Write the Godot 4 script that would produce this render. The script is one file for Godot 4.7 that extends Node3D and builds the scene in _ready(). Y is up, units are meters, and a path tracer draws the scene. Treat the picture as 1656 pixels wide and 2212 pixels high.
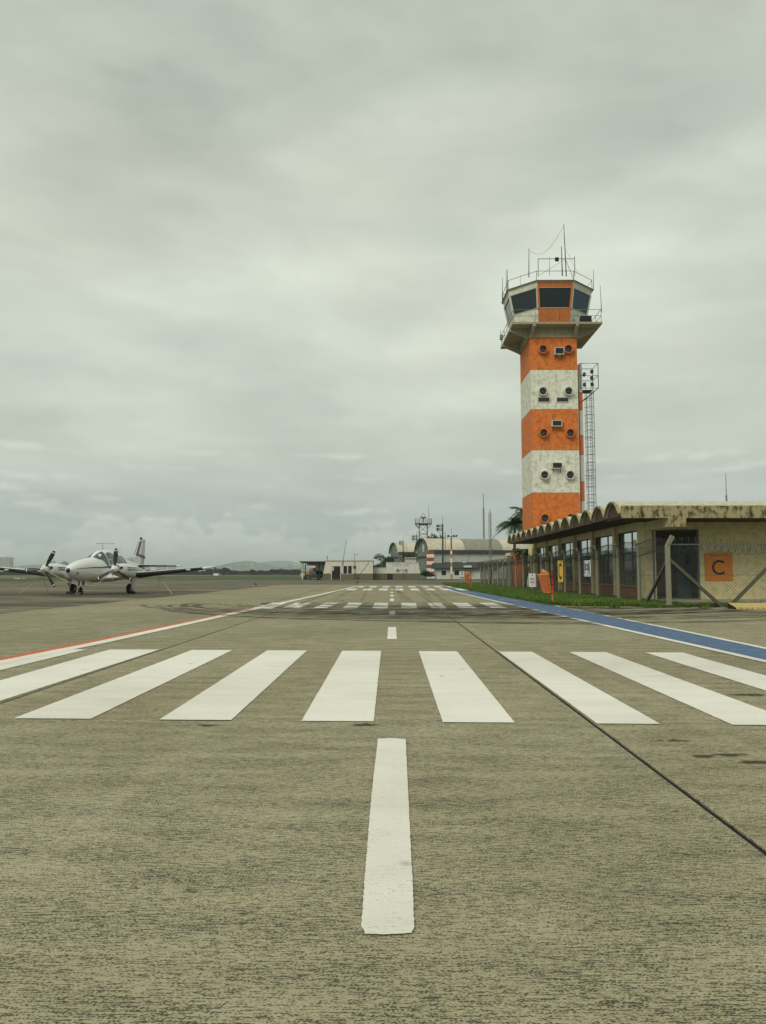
extends Node3D
# An airfield apron under an overcast sky: control tower, terminal with a vaulted roof, twin-engine aeroplane.
# y up, metres; the road runs along -z. Picture coordinates (u, v) refer to the photograph scaled to 1656 x 2212.

const F := 1640.0
const CU := 828.0
const CV := 1106.0
const PITCH := 4.636
const YAW := 0.664
var cam_basis: Basis
const EYE := Vector3(0, 1, 0)
var M := {}
var TX := {}
var rng := RandomNumberGenerator.new()
var used := {}

# ---------------------------------------------------------------- picture to place
func ray(u: float, v: float) -> Vector3:
	return cam_basis * Vector3((u - CU) / F, (CV - v) / F, -1.0)

func gp(u: float, v: float, y := 0.0) -> Vector3:      # on a level plane
	var r := ray(u, v)
	return EYE + r * ((y - EYE.y) / r.y)

func zp(u: float, v: float, z: float) -> Vector3:      # on a plane facing the road's length
	var r := ray(u, v)
	return EYE + r * ((z - EYE.z) / r.z)

func xp(u: float, v: float, x: float) -> Vector3:      # on a plane along the road
	var r := ray(u, v)
	return EYE + r * ((x - EYE.x) / r.x)

# ---------------------------------------------------------------- nodes
func numbered(called: String) -> String:
	var n: int = used.get(called, 0)
	used[called] = n + 1
	return called if n == 0 else "%s_%03d" % [called, n]

func tag(o: Node, label: String, category: String, group := "", kind := "") -> Node:
	if label: o.set_meta("label", label)
	if category: o.set_meta("category", category)
	if group: o.set_meta("group", group)
	if kind: o.set_meta("kind", kind)
	return o

func thing(called: String, label: String, category: String, at := Vector3.ZERO, turn := 0.0, group := "") -> Node3D:
	var o := Node3D.new()
	o.name = numbered(called)
	add_child(o)
	o.position = at
	o.rotation.y = turn
	tag(o, label, category, group)
	return o

func setting(called: String) -> Node3D:
	var o := Node3D.new()
	o.name = numbered(called)
	add_child(o)
	o.set_meta("kind", "structure")
	return o

func put(st: SurfaceTool, called: String, m: Material, parent: Node = null) -> MeshInstance3D:
	st.generate_normals()
	return inst(st.commit(), called, m, parent)

func inst(me: Mesh, called: String, m: Material, parent: Node = null) -> MeshInstance3D:
	var o := MeshInstance3D.new()
	o.mesh = me
	o.material_override = m
	if parent == null:
		o.name = numbered(called)
		add_child(o)
	else:
		o.name = called
		parent.add_child(o, true)
	return o

func copy(o: Node3D, label := "", group := "") -> Node3D:
	var c: Node3D = o.duplicate()
	c.name = numbered(String(o.name))
	add_child(c)
	if label: c.set_meta("label", label)
	if group: c.set_meta("group", group)
	return c

# ---------------------------------------------------------------- shapes
func nb(smooth := false) -> SurfaceTool:
	var st := SurfaceTool.new()
	st.begin(Mesh.PRIMITIVE_TRIANGLES)
	st.set_smooth_group(0 if smooth else -1)
	return st

func tri(st: SurfaceTool, a: Vector3, b: Vector3, c: Vector3) -> void:
	st.add_vertex(a); st.add_vertex(b); st.add_vertex(c)

func quad(st: SurfaceTool, a: Vector3, b: Vector3, c: Vector3, d: Vector3) -> void:
	tri(st, a, b, c)
	tri(st, a, c, d)

func box(st: SurfaceTool, c: Vector3, s: Vector3, b := Basis.IDENTITY) -> void:
	var h := s * 0.5
	var p := []
	for k in 8:
		p.append(c + b * Vector3(h.x if k & 1 else -h.x, h.y if k & 2 else -h.y, h.z if k & 4 else -h.z))
	quad(st, p[0], p[2], p[3], p[1]); quad(st, p[5], p[7], p[6], p[4])
	quad(st, p[4], p[6], p[2], p[0]); quad(st, p[1], p[3], p[7], p[5])
	quad(st, p[2], p[6], p[7], p[3]); quad(st, p[4], p[0], p[1], p[5])

func span(st: SurfaceTool, lo: Vector3, hi: Vector3) -> void:       # box from corner to corner
	box(st, (lo + hi) * 0.5, (hi - lo).abs())

func bevelled(st: SurfaceTool, c: Vector3, s: Vector3, e: float, b := Basis.IDENTITY) -> void:
	# a box with chamfered upright edges and chamfered top and bottom
	var h := s * 0.5
	var rings := []
	for k in [[-h.y, e], [-h.y + e, 0.0], [h.y - e, 0.0], [h.y, e]]:
		var x: float = h.x - k[1]
		var z: float = h.z - k[1]
		var r := PackedVector3Array()
		for q in [[x - e, z], [x, z - e], [x, -z + e], [x - e, -z], [-x + e, -z], [-x, -z + e], [-x, z - e], [-x + e, z]]:
			r.append(c + b * Vector3(q[0], k[0], q[1]))
		rings.append(r)
	loft(st, rings, true, true)

func frame_of(d: Vector3) -> Basis:
	var y := d.normalized()
	var x := (Vector3.RIGHT if absf(y.x) < 0.9 else Vector3.BACK)
	var z := x.cross(y).normalized()
	x = y.cross(z)
	return Basis(x, y, z)

func bar(st: SurfaceTool, a: Vector3, b: Vector3, w: float, h := 0.0) -> void:
	var d := b - a
	box(st, (a + b) * 0.5, Vector3(w, d.length(), h if h else w), frame_of(d))

func tube(st: SurfaceTool, pts: Array, r: float, n := 6, r2 := -1.0) -> void:
	var rings := []
	for k in pts.size():
		var d: Vector3 = pts[mini(k + 1, pts.size() - 1)] - pts[maxi(k - 1, 0)]
		var f := frame_of(d)
		var rr := r if r2 < 0 else lerpf(r, r2, float(k) / maxf(1, pts.size() - 1))
		var ring := PackedVector3Array()
		for j in n:
			var t := TAU * j / n
			ring.append(pts[k] + f * Vector3(cos(t) * rr, 0, sin(t) * rr))
		rings.append(ring)
	# keep rings from twisting where the frame turns over
	for k in range(1, rings.size()):
		var best := 0
		var most := 1e9
		for s in n:
			var dd: float = rings[k][s].distance_squared_to(rings[k - 1][0])
			if dd < most:
				most = dd; best = s
		if best:
			var turned := PackedVector3Array()
			for j in n: turned.append(rings[k][(j + best) % n])
			rings[k] = turned
	loft(st, rings, true, true)

func loft(st: SurfaceTool, rings: Array, cap0 := true, cap1 := true) -> void:
	for k in rings.size() - 1:
		var a: PackedVector3Array = rings[k]
		var b: PackedVector3Array = rings[k + 1]
		for j in a.size():
			var i := (j + 1) % a.size()
			quad(st, a[j], b[j], b[i], a[i])
	if cap0: fan(st, rings[0], false)
	if cap1: fan(st, rings[-1], true)

func fan(st: SurfaceTool, r: PackedVector3Array, up: bool) -> void:
	for j in range(1, r.size() - 1):
		if up: tri(st, r[0], r[j], r[j + 1])
		else: tri(st, r[0], r[j + 1], r[j])

func lathe(st: SurfaceTool, at: Vector3, b: Basis, prof: Array, n := 16, cap0 := false, cap1 := false) -> void:
	var rings := []
	for p in prof:
		var ring := PackedVector3Array()
		for j in n:
			var t := TAU * j / n
			ring.append(at + b * Vector3(cos(t) * p[0], p[1], -sin(t) * p[0]))
		rings.append(ring)
	loft(st, rings, cap0, cap1)

func prism(st: SurfaceTool, poly: PackedVector2Array, xf: Transform3D, depth: float) -> void:
	var idx := Geometry2D.triangulate_polygon(poly)
	for s in [0.0, depth]:
		for k in range(0, idx.size(), 3):
			var p := []
			for j in 3:
				var q := poly[idx[k + j]]
				p.append(xf * Vector3(q.x, q.y, s))
			tri(st, p[0], p[1], p[2])
	for k in poly.size():
		var a := poly[k]
		var b := poly[(k + 1) % poly.size()]
		quad(st, xf * Vector3(a.x, a.y, 0), xf * Vector3(b.x, b.y, 0), xf * Vector3(b.x, b.y, depth), xf * Vector3(a.x, a.y, depth))

func flat(st: SurfaceTool, poly: PackedVector2Array, y: float) -> void:     # (x, z) outline as a level sheet
	var idx := Geometry2D.triangulate_polygon(poly)
	for k in range(0, idx.size(), 3):
		tri(st, Vector3(poly[idx[k]].x, y, poly[idx[k]].y), Vector3(poly[idx[k + 1]].x, y, poly[idx[k + 1]].y), Vector3(poly[idx[k + 2]].x, y, poly[idx[k + 2]].y))

func sheet(st: SurfaceTool, x0: float, x1: float, z0: float, z1: float, y: float) -> void:
	quad(st, Vector3(x0, y, z0), Vector3(x1, y, z0), Vector3(x1, y, z1), Vector3(x0, y, z1))

func ragged(corners: Array, step: float, amp: float) -> PackedVector2Array:  # an outline with a painted, uneven edge
	var out := PackedVector2Array()
	for k in corners.size():
		var a: Vector3 = corners[k]
		var b: Vector3 = corners[(k + 1) % corners.size()]
		var n := maxi(1, int(a.distance_to(b) / step))
		var d := (b - a).normalized()
		for j in n:
			var p := a.lerp(b, float(j) / n)
			var off := rng.randf_range(-amp, amp) * (0.3 if j == 0 else 1.0)
			out.append(Vector2(p.x - d.z * off, p.z + d.x * off))
	return out

# ---------------------------------------------------------------- materials
func lin(r: float, g: float, b: float, a := 1.0) -> Color:
	var c := Color(r, g, b).linear_to_srgb()
	c.a = a
	return c

func mat(key: String, c: Color, rough := 0.85, o := {}) -> StandardMaterial3D:
	var m := StandardMaterial3D.new()
	m.resource_name = key
	m.albedo_color = c
	m.roughness = rough
	m.metallic = o.get("metal", 0.0)
	m.metallic_specular = o.get("spec", 0.4)
	m.cull_mode = BaseMaterial3D.CULL_DISABLED
	if o.has("tex"):
		m.albedo_texture = TX[o.tex]
		m.uv1_triplanar = true
		m.uv1_world_triplanar = true
		m.uv1_triplanar_sharpness = 8.0
		m.uv1_scale = o.get("scale", Vector3.ONE)
		m.uv1_offset = o.get("offset", Vector3.ZERO)
	if o.has("bump"):
		m.heightmap_enabled = true
		m.heightmap_texture = TX[o.bump]
		m.heightmap_scale = o.get("height", 0.3)
	if o.has("detail"):
		m.detail_enabled = true
		m.detail_albedo = TX[o.detail]
		m.detail_blend_mode = BaseMaterial3D.BLEND_MODE_MUL
		m.detail_uv_layer = BaseMaterial3D.DETAIL_UV_2
		m.uv2_triplanar = true
		m.uv2_world_triplanar = true
		m.uv2_triplanar_sharpness = 8.0
		m.uv2_scale = o.get("detail_scale", Vector3.ONE)
	if o.has("coat"):
		m.clearcoat_enabled = true
		m.clearcoat = o.coat
		m.clearcoat_roughness = 0.15
	if o.has("through"):
		m.backlight_enabled = true
		m.backlight = o.through
	if c.a < 1.0:
		m.transparency = BaseMaterial3D.TRANSPARENCY_ALPHA
	M[key] = m
	return m

func noise_bytes(w: int, h: int, seed_: int, freq: float, oct := 3, sx := 1, type := FastNoiseLite.TYPE_SIMPLEX_SMOOTH) -> PackedByteArray:
	# seamless noise, stretched sx times along the rows
	var n := FastNoiseLite.new()
	n.seed = seed_
	n.noise_type = type
	n.frequency = freq
	n.fractal_type = FastNoiseLite.FRACTAL_FBM
	n.fractal_octaves = oct
	var im := n.get_seamless_image(maxi(4, w / sx), h, false, false, 0.1, true)
	if sx != 1: im.resize(w, h, Image.INTERPOLATE_CUBIC)
	im.convert(Image.FORMAT_L8)
	return im.get_data()

func byte_tex(key: String, w: int, h: int, data: PackedByteArray, three := true) -> void:
	TX[key] = ImageTexture.create_from_image(Image.create_from_data(w, h, false, Image.FORMAT_RGB8 if three else Image.FORMAT_L8, data))

func ramp(stops: Array) -> PackedByteArray:             # 256 sRGB colours from linear stops [t, r, g, b]
	var out := PackedByteArray()
	for k in 256:
		var t := k / 255.0
		var a: Array = stops[0]
		var b: Array = stops[-1]
		for s in stops.size() - 1:
			if t >= stops[s][0] and t <= stops[s + 1][0]:
				a = stops[s]; b = stops[s + 1]
		var f := clampf((t - a[0]) / maxf(1e-4, b[0] - a[0]), 0, 1)
		var c := Color(lerpf(a[1], b[1], f), lerpf(a[2], b[2], f), lerpf(a[3], b[3], f)).linear_to_srgb()
		out.append(int(c.r * 255)); out.append(int(c.g * 255)); out.append(int(c.b * 255))
	return out

func paint(key: String, w: int, h: int, val: PackedByteArray, stops: Array) -> void:
	var lut := ramp(stops)
	var d := PackedByteArray()
	d.resize(w * h * 3)
	var k := 0
	for i in w * h:
		var t := val[i] * 3
		d[k] = lut[t]; d[k + 1] = lut[t + 1]; d[k + 2] = lut[t + 2]
		k += 3
	byte_tex(key, w, h, d)

func textures() -> void:
	# broom-finished concrete: rows along x; dark dirt strokes in patches over a sandy ground
	var w := 1024
	var h := 2048
	var stroke := noise_bytes(w, h, 11, 0.10, 3, 2)
	var stroke2 := noise_bytes(w, h, 12, 0.22, 2, 16)
	var grain := noise_bytes(w, h, 13, 0.24, 3, 1)
	var patch := noise_bytes(w, h, 14, 0.006, 5, 2)
	var mark := PackedByteArray(); mark.resize(w * h)
	var val := PackedByteArray(); val.resize(w * h)
	var hgt := PackedByteArray(); hgt.resize(w * h)
	for i in w * h:
		var p := patch[i] / 255.0
		var s := stroke[i] / 255.0
		var g := grain[i] / 255.0
		var s2 := stroke2[i] / 255.0
		var dirt := maxf(0.0, s * 0.42 + g * 0.85 + s2 * 0.48 + (p - 0.5) * 0.13 - 0.885) * 4.9
		var t := 0.86 + (g - 0.5) * 0.34 + (s2 - 0.5) * 0.20 + (0.5 - p) * 0.07 - minf(dirt, 0.72)
		mark[i] = int(clampf(0.93 + (s2 - 0.5) * 0.12 + (g - 0.5) * 0.10 - maxf(0.0, dirt - 0.8) * 0.45, 0, 1) * 255)
		val[i] = int(clampf(t, 0, 1) * 255)
		hgt[i] = int(clampf(0.75 - dirt * 0.6 + (g - 0.5) * 0.5 + (s2 - 0.5) * 0.3, 0, 1) * 255)
	paint("concrete", w, h, val, [[0.0, 0.028, 0.030, 0.022], [0.35, 0.12, 0.118, 0.078], [0.75, 0.405, 0.367, 0.245], [1.0, 0.53, 0.482, 0.34]])
	byte_tex("concrete_relief", w, h, hgt, false)
	paint("marking", w, h, mark, [[0.0, 0.30, 0.29, 0.26], [0.6, 0.72, 0.71, 0.68], [0.9, 0.95, 0.95, 0.94], [1.0, 1.0, 1.0, 1.0]])
	# stained far apron
	var n := 1024
	var a := noise_bytes(n, n, 21, 0.010, 5, 4)
	var b := noise_bytes(n, n, 22, 0.05, 3, 4)
	var c := noise_bytes(n, n, 23, 0.2, 2, 1)
	var v2 := PackedByteArray(); v2.resize(n * n)
	for i in n * n:
		v2[i] = int(clampf((a[i] * 0.6 + b[i] * 0.45 + c[i] * 0.15) / 255.0 * 2.2 - 0.90, 0, 1) * 255)
	paint("apron", n, n, v2, [[0.0, 0.040, 0.036, 0.025], [0.35, 0.10, 0.086, 0.054], [0.65, 0.175, 0.15, 0.092], [1.0, 0.36, 0.315, 0.20]])
	# plain mottling, used as a multiplier
	var m1 := noise_bytes(n, n, 31, 0.008, 5, 1)
	var m2 := noise_bytes(n, n, 32, 0.12, 3, 1)
	var v3 := PackedByteArray(); v3.resize(n * n)
	for i in n * n:
		v3[i] = int(clampf(0.5 + (m1[i] / 255.0 - 0.5) * 0.8 + (m2[i] / 255.0 - 0.5) * 0.5, 0, 1) * 255)
	paint("mottle", n, n, v3, [[0.0, 0.62, 0.62, 0.60], [0.5, 0.86, 0.86, 0.85], [1.0, 1.0, 1.0, 1.0]])
	byte_tex("mottle_relief", n, n, v3, false)
	# black mould on old paint: patches with ragged edges and runs
	var g1 := noise_bytes(n, n, 41, 0.012, 5, 1)
	var g2 := noise_bytes(n, n, 42, 0.10, 4, 1)
	var g3 := noise_bytes(n, n, 43, 0.03, 3, 1)
	var v4 := PackedByteArray(); v4.resize(n * n)
	var v5 := PackedByteArray(); v5.resize(n * n)
	for i in n * n:
		var x := g1[i] / 255.0
		var y := g2[i] / 255.0
		var z := g3[i] / 255.0
		var mould := clampf((x * 0.62 + y * 0.36 + z * 0.2 - 0.60) * 3.2, 0, 1)
		v4[i] = int(clampf(0.97 - mould * 0.32 - (y - 0.5) * 0.16 - (z - 0.5) * 0.14, 0, 1) * 255)
		var rust := clampf((z * 0.62 + y * 0.40 + x * 0.2 - 0.68) * 5.0, 0, 1)
		v5[i] = int(clampf(0.88 - rust * 0.5 - (y - 0.5) * 0.2 - (x - 0.5) * 0.35, 0, 1) * 255)
	paint("mould", n, n, v4, [[0.0, 0.13, 0.14, 0.125], [0.45, 0.38, 0.40, 0.37], [0.8, 0.80, 0.81, 0.76], [1.0, 1.0, 1.0, 0.96]])
	paint("wear", n, n, v5, [[0.0, 0.30, 0.27, 0.25], [0.5, 0.66, 0.60, 0.55], [0.85, 0.95, 0.95, 0.95], [1.0, 1.0, 1.0, 1.0]])
	# mould that runs down in streaks (rows are the long way here)
	var r1 := noise_bytes(n, n, 51, 0.03, 4, 6)
	var r2 := noise_bytes(n, n, 52, 0.012, 4, 1)
	var r3 := noise_bytes(n, n, 53, 0.15, 3, 1)
	var v6 := PackedByteArray(); v6.resize(n * n)
	for y in n:
		for x in n:
			var i := y * n + x
			var r := r1[x * n + y] / 255.0
			var mould := clampf((r * 0.40 + r2[i] / 255.0 * 0.62 + r3[i] / 255.0 * 0.45 - 0.675) * 2.4, 0, 1)
			v6[i] = int(clampf(0.95 - mould * 0.9 - (r3[i] / 255.0 - 0.5) * 0.2, 0, 1) * 255)
	paint("runs", n, n, v6, [[0.0, 0.055, 0.055, 0.05], [0.4, 0.26, 0.255, 0.2], [0.8, 0.72, 0.70, 0.58], [1.0, 1.0, 0.98, 0.88]])
	paint("streaks", n, n, v6, [[0.0, 0.60, 0.61, 0.58], [0.5, 0.83, 0.83, 0.80], [0.9, 0.98, 0.98, 0.97], [1.0, 1.0, 1.0, 1.0]])
	# small face bricks, too far off to tell apart
	var bw := 256
	var v7 := PackedByteArray(); v7.resize(bw * bw)
	var bn := noise_bytes(bw, bw, 61, 0.2, 2, 1)
	var lr := RandomNumberGenerator.new(); lr.seed = 5
	var tone := []
	for k in 16 * 16: tone.append(lr.randf_range(-0.12, 0.12))
	for y in bw:
		for x in bw:
			var row := y / 16
			var xx := (x + (16 if row % 2 else 0)) % bw
			var joint := (y % 16) < 2 or (xx % 32) < 2
			v7[y * bw + x] = int(clampf((0.95 if joint else 0.5 + tone[row * 16 + xx / 32]) + (bn[y * bw + x] / 255.0 - 0.5) * 0.3, 0, 1) * 255)
	paint("brick", bw, bw, v7, [[0.0, 0.10, 0.035, 0.022], [0.5, 0.27, 0.095, 0.05], [0.8, 0.34, 0.15, 0.09], [1.0, 0.26, 0.2, 0.15]])
	# lawn soil and far grass
	var v8 := PackedByteArray(); v8.resize(n * n)
	for i in n * n:
		v8[i] = int(clampf((g2[i] * 0.6 + g1[i] * 0.5) / 255.0 * 1.3 - 0.2, 0, 1) * 255)
	paint("turf", n, n, v8, [[0.0, 0.018, 0.032, 0.009], [0.5, 0.05, 0.085, 0.02], [1.0, 0.11, 0.135, 0.04]])
	stains()

func stains() -> void:
	# what has been spilt and rubbed onto the concrete: tyre marks, oil, worn patches; 64 m a side, x and z wrap
	var n := 2048
	var big := noise_bytes(n, n, 71, 0.006, 5, 1)
	var fine := noise_bytes(n, n, 72, 0.10, 3, 3)
	var lr := RandomNumberGenerator.new(); lr.seed = 99
	var v := PackedByteArray(); v.resize(n * n)
	for i in n * n:
		v[i] = int(clampf(0.93 + (0.5 - big[i] / 255.0) * 0.32 + (0.5 - fine[i] / 255.0) * 0.14, 0, 1) * 255)
	var tracks := []
	# vehicles coming off the stand swing round in front of the second crossing
	for k in 90:
		var u0 := lr.randf_range(0, 1)
		var r := lr.randf_range(2.2, 7.5)
		var c := Vector2(lr.randf_range(1.0, 4.5), -lr.randf_range(24.0, 27.5) + (r - 5.0) * 0.4)
		var t0 := lr.randf_range(0.2, 0.9)
		var t1 := lr.randf_range(2.2, 3.6)
		var pts := []
		for j in 60:
			var t := lerpf(t0, t1, j / 59.0)
			pts.append(c + Vector2(cos(t) * r * 1.35, sin(t) * r))
		tracks.append([pts, lr.randf_range(0.10, 0.26), lr.randf_range(0.25, 0.75)])
	for k in 34:
		var z := -lr.randf_range(15.5, 24.0)
		var pts := []
		for j in 50:
			var t := j / 49.0
			pts.append(Vector2(lerpf(6.0, -3.0 + lr.randf() * 0.02, t), z - sin(t * 2.2 + k) * 0.8 - t * t * 2.0))
		tracks.append([pts, lr.randf_range(0.08, 0.22), lr.randf_range(0.2, 0.55)])
	for k in 10:
		var x := lr.randf_range(-6.5, 3.5)
		var pts := []
		for j in 60:
			var t := j / 59.0
			pts.append(Vector2(x + sin(t * 2.0 + k) * 0.5, lerpf(-24.0, -62.0, t)))
		tracks.append([pts, lr.randf_range(0.12, 0.3), lr.randf_range(0.08, 0.25)])
	for tr in tracks:
		var pts: Array = tr[0]
		for j in pts.size() - 1:
			var a: Vector2 = pts[j]
			var b: Vector2 = pts[j + 1]
			var m := int(a.distance_to(b) / 0.03) + 1
			var side := (b - a).normalized().orthogonal()
			for q in m:
				var p := a.lerp(b, float(q) / m)
				var wide := int(tr[1] / 0.031)
				for s in range(-wide, wide + 1):
					var e := p + side * (s * 0.0155)
					var px := int(fposmod(e.x / 64.0, 1.0) * n)
					var py := int(fposmod(e.y / 64.0, 1.0) * n)
					var i := py * n + px
					var ends := minf(1.0, minf(j, pts.size() - 2 - j) / 8.0)
					var keep: float = 1.0 - tr[2] * 0.85 * ends * clampf(fine[i] / 255.0 * 1.8 - 0.35, 0, 1)
					v[i] = int(v[i] * keep)
	# oil drips
	for k in 150:
		var p := Vector2(lr.randf_range(-9, 5), -lr.randf_range(1.5, 40))
		var r := lr.randf_range(0.012, 0.03)
		if k % 30 == 0: r *= 1.6
		for y in range(-4, 5):
			for x in range(-6, 7):
				var e := Vector2(x * 0.03125, y * 0.03125)
				if e.length() * (1.0 + 0.3 * sin(atan2(e.y, e.x) * 3.0 + k)) < r:
					var i := int(fposmod((p.y + e.y) / 64.0, 1.0) * n) * n + int(fposmod((p.x + e.x) / 64.0, 1.0) * n)
					v[i] = int(v[i] * (0.35 + 0.5 * fine[i] / 255.0))
	# spills that show singly: place in the picture, half length and half width in metres
	for q in [[1522, 1633, 0.05, 0.022], [1580, 1631, 0.06, 0.024], [1640, 1647, 0.09, 0.02], [789, 1566, 0.05, 0.03], [1460, 1600, 0.06, 0.015], [1622, 1501, 0.12, 0.04], [447, 1567, 0.05, 0.02]]:
		var c := gp(q[0], q[1])
		for y in range(-6, 7):
			for x in range(-10, 11):
				var e := Vector2(x * 0.0157, y * 0.0157)
				var f := Vector2(e.x / q[2], e.y / q[3]).length() * (1.0 + 0.35 * sin(e.x * 90.0) * cos(e.y * 130.0))
				if f < 1.0:
					var i := int(fposmod((c.z + e.y) / 64.0, 1.0) * n) * n + int(fposmod((c.x + e.x) / 64.0, 1.0) * n)
					v[i] = mini(v[i], 40)
	paint("stains", n, n, v, [[0.0, 0.06, 0.06, 0.055], [0.5, 0.42, 0.42, 0.41], [0.85, 0.88, 0.87, 0.85], [1.0, 1.0, 1.0, 1.0]])

func materials() -> void:
	textures()
	mat("concrete", lin(1, 1, 1), 0.9, {tex = "concrete", scale = Vector3(1 / 2.7, 1 / 2.7, 1 / 2.7), bump = "concrete_relief", height = 0.22, detail = "stains", detail_scale = Vector3.ONE / 64.0, spec = 0.3})
	mat("concrete_b", lin(0.93, 0.94, 0.93), 0.9, {tex = "concrete", scale = Vector3(1 / 3.0, 1 / 3.0, 1 / 3.0), offset = Vector3(0.37, 0, 0.21), bump = "concrete_relief", height = 0.22, detail = "stains", detail_scale = Vector3.ONE / 64.0, spec = 0.3})
	mat("concrete_c", lin(1.0, 0.985, 0.96), 0.9, {tex = "concrete", scale = Vector3(1 / 2.5, 1 / 2.5, 1 / 2.5), offset = Vector3(0.73, 0, 0.57), bump = "concrete_relief", height = 0.22, detail = "stains", detail_scale = Vector3.ONE / 64.0, spec = 0.3})
	mat("joint", lin(0.012, 0.013, 0.012), 0.95)
	mat("apron", lin(1, 1, 1), 0.8, {tex = "apron", scale = Vector3(1 / 34.0, 1 / 34.0, 1 / 17.0)})
	mat("apron_far", lin(1, 1, 1), 0.85, {tex = "apron", scale = Vector3(1 / 47.0, 1 / 47.0, 1 / 29.0), offset = Vector3(0.3, 0, 0.6)})
	mat("paint_white", lin(0.88, 0.855, 0.79), 0.7, {tex = "marking", scale = Vector3.ONE / 3.9, bump = "concrete_relief", height = 0.05, detail = "stains", detail_scale = Vector3.ONE / 64.0})
	mat("paint_red", lin(0.68, 0.15, 0.05), 0.7, {tex = "mottle", scale = Vector3.ONE / 1.7})
	mat("paint_blue", lin(0.11, 0.19, 0.34), 0.75, {tex = "mottle", scale = Vector3.ONE / 2.1, detail = "wear", detail_scale = Vector3.ONE / 3.1})
	mat("turf", lin(1, 1, 1), 0.95, {tex = "turf", scale = Vector3.ONE / 3.0})
	mat("far_turf", lin(1, 1, 1), 0.95, {tex = "turf", scale = Vector3.ONE / 60.0})
	mat("soil", lin(0.10, 0.075, 0.045), 0.95, {tex = "mottle", scale = Vector3.ONE / 2.0})
	mat("orange", lin(0.72, 0.205, 0.044), 0.75, {tex = "wear", scale = Vector3.ONE / 7.0, bump = "mottle_relief", height = 0.6, detail = "streaks", detail_scale = Vector3.ONE / 8.0})
	mat("orange_plain", lin(0.66, 0.20, 0.05), 0.6, {tex = "mottle", scale = Vector3.ONE / 3.0})
	mat("white_mould", lin(0.78, 0.79, 0.72), 0.8, {tex = "mould", scale = Vector3.ONE / 9.0, bump = "mottle_relief", height = 0.6, detail = "streaks", detail_scale = Vector3.ONE / 8.0})
	mat("white_trim", lin(0.68, 0.68, 0.62), 0.6, {tex = "mottle", scale = Vector3.ONE / 3.0})
	mat("bare_concrete", lin(0.36, 0.335, 0.245), 0.9, {tex = "mould", scale = Vector3.ONE / 5.0, bump = "mottle_relief", height = 1.0})
	mat("fascia", lin(0.40, 0.36, 0.23), 0.9, {tex = "runs", scale = Vector3.ONE / 3.6, bump = "mottle_relief", height = 0.8})
	mat("cream", lin(0.78, 0.68, 0.40), 0.8, {tex = "mottle", scale = Vector3.ONE / 4.0})
	mat("cream_dirty", lin(0.82, 0.72, 0.43), 0.8, {tex = "mottle", scale = Vector3.ONE / 2.5})
	mat("shell", lin(0.62, 0.58, 0.46), 0.85, {tex = "mottle", scale = Vector3.ONE / 2.0})
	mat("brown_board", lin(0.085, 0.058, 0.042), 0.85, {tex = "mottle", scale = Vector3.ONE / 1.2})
	mat("brick", lin(1, 1, 1), 0.9, {tex = "brick", scale = Vector3.ONE / 2.0})
	mat("inner_plaster", lin(0.66, 0.64, 0.56), 0.9)
	mat("glass_dark", lin(0.02, 0.035, 0.04, 0.35), 0.04, {spec = 0.6})
	mat("glass_sky", lin(0.76, 0.83, 0.83), 0.08, {metal = 0.8})
	mat("glass_hole", lin(0.010, 0.016, 0.018), 0.10, {spec = 0.5})
	mat("glass_tower", lin(0.010, 0.020, 0.024, 0.85), 0.04, {spec = 0.5})
	mat("glass_tint", lin(0.008, 0.050, 0.085, 0.95), 0.05, {spec = 0.35})
	mat("alu", lin(0.45, 0.46, 0.45), 0.4, {metal = 0.6})
	mat("frame_dark", lin(0.05, 0.055, 0.055), 0.6)
	mat("steel_dark", lin(0.035, 0.04, 0.04), 0.55, {metal = 0.3})
	mat("steel", lin(0.28, 0.29, 0.28), 0.5, {metal = 0.5, tex = "mottle", scale = Vector3.ONE})
	mat("galv", lin(0.20, 0.21, 0.20), 0.5, {metal = 0.5})
	mat("wire", lin(0.10, 0.105, 0.095), 0.55, {metal = 0.4})
	mat("razor", lin(0.07, 0.072, 0.066), 0.5, {metal = 0.5})
	mat("post_concrete", lin(0.27, 0.265, 0.21), 0.95, {tex = "mould", scale = Vector3.ONE / 1.3, bump = "mottle_relief", height = 0.8})
	mat("brace", lin(0.10, 0.10, 0.078), 0.95, {tex = "mould", scale = Vector3.ONE / 1.1})
	mat("black", lin(0.012, 0.013, 0.014), 0.6)
	mat("rubber", lin(0.014, 0.014, 0.015), 0.8)
	mat("bin_plastic", lin(0.55, 0.155, 0.05), 0.5, {tex = "mottle", scale = Vector3.ONE / 0.8})
	mat("bin_lid", lin(0.60, 0.23, 0.08), 0.5)
	mat("post_red", lin(0.58, 0.085, 0.025), 0.5)
	mat("yellow", lin(0.84, 0.50, 0.04), 0.5)
	mat("sign_orange", lin(0.86, 0.29, 0.04), 0.6, {tex = "mottle", scale = Vector3.ONE})
	mat("sign_white", lin(0.76, 0.77, 0.73), 0.5)
	mat("sign_blue", lin(0.07, 0.12, 0.2), 0.5)
	mat("kerb_yellow", lin(0.66, 0.52, 0.22), 0.85, {tex = "mottle", scale = Vector3.ONE})
	mat("door_blue", lin(0.14, 0.20, 0.24), 0.5, {tex = "mottle", scale = Vector3.ONE})
	mat("plane_white", lin(0.78, 0.78, 0.75), 0.28, {coat = 0.5})
	mat("plane_navy", lin(0.012, 0.018, 0.045), 0.3, {coat = 0.5})
	mat("plane_under", lin(0.22, 0.23, 0.23), 0.4)
	mat("boot", lin(0.018, 0.018, 0.018), 0.7)
	mat("canopy_glass", lin(0.015, 0.045, 0.048), 0.06, {spec = 0.7})
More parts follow.
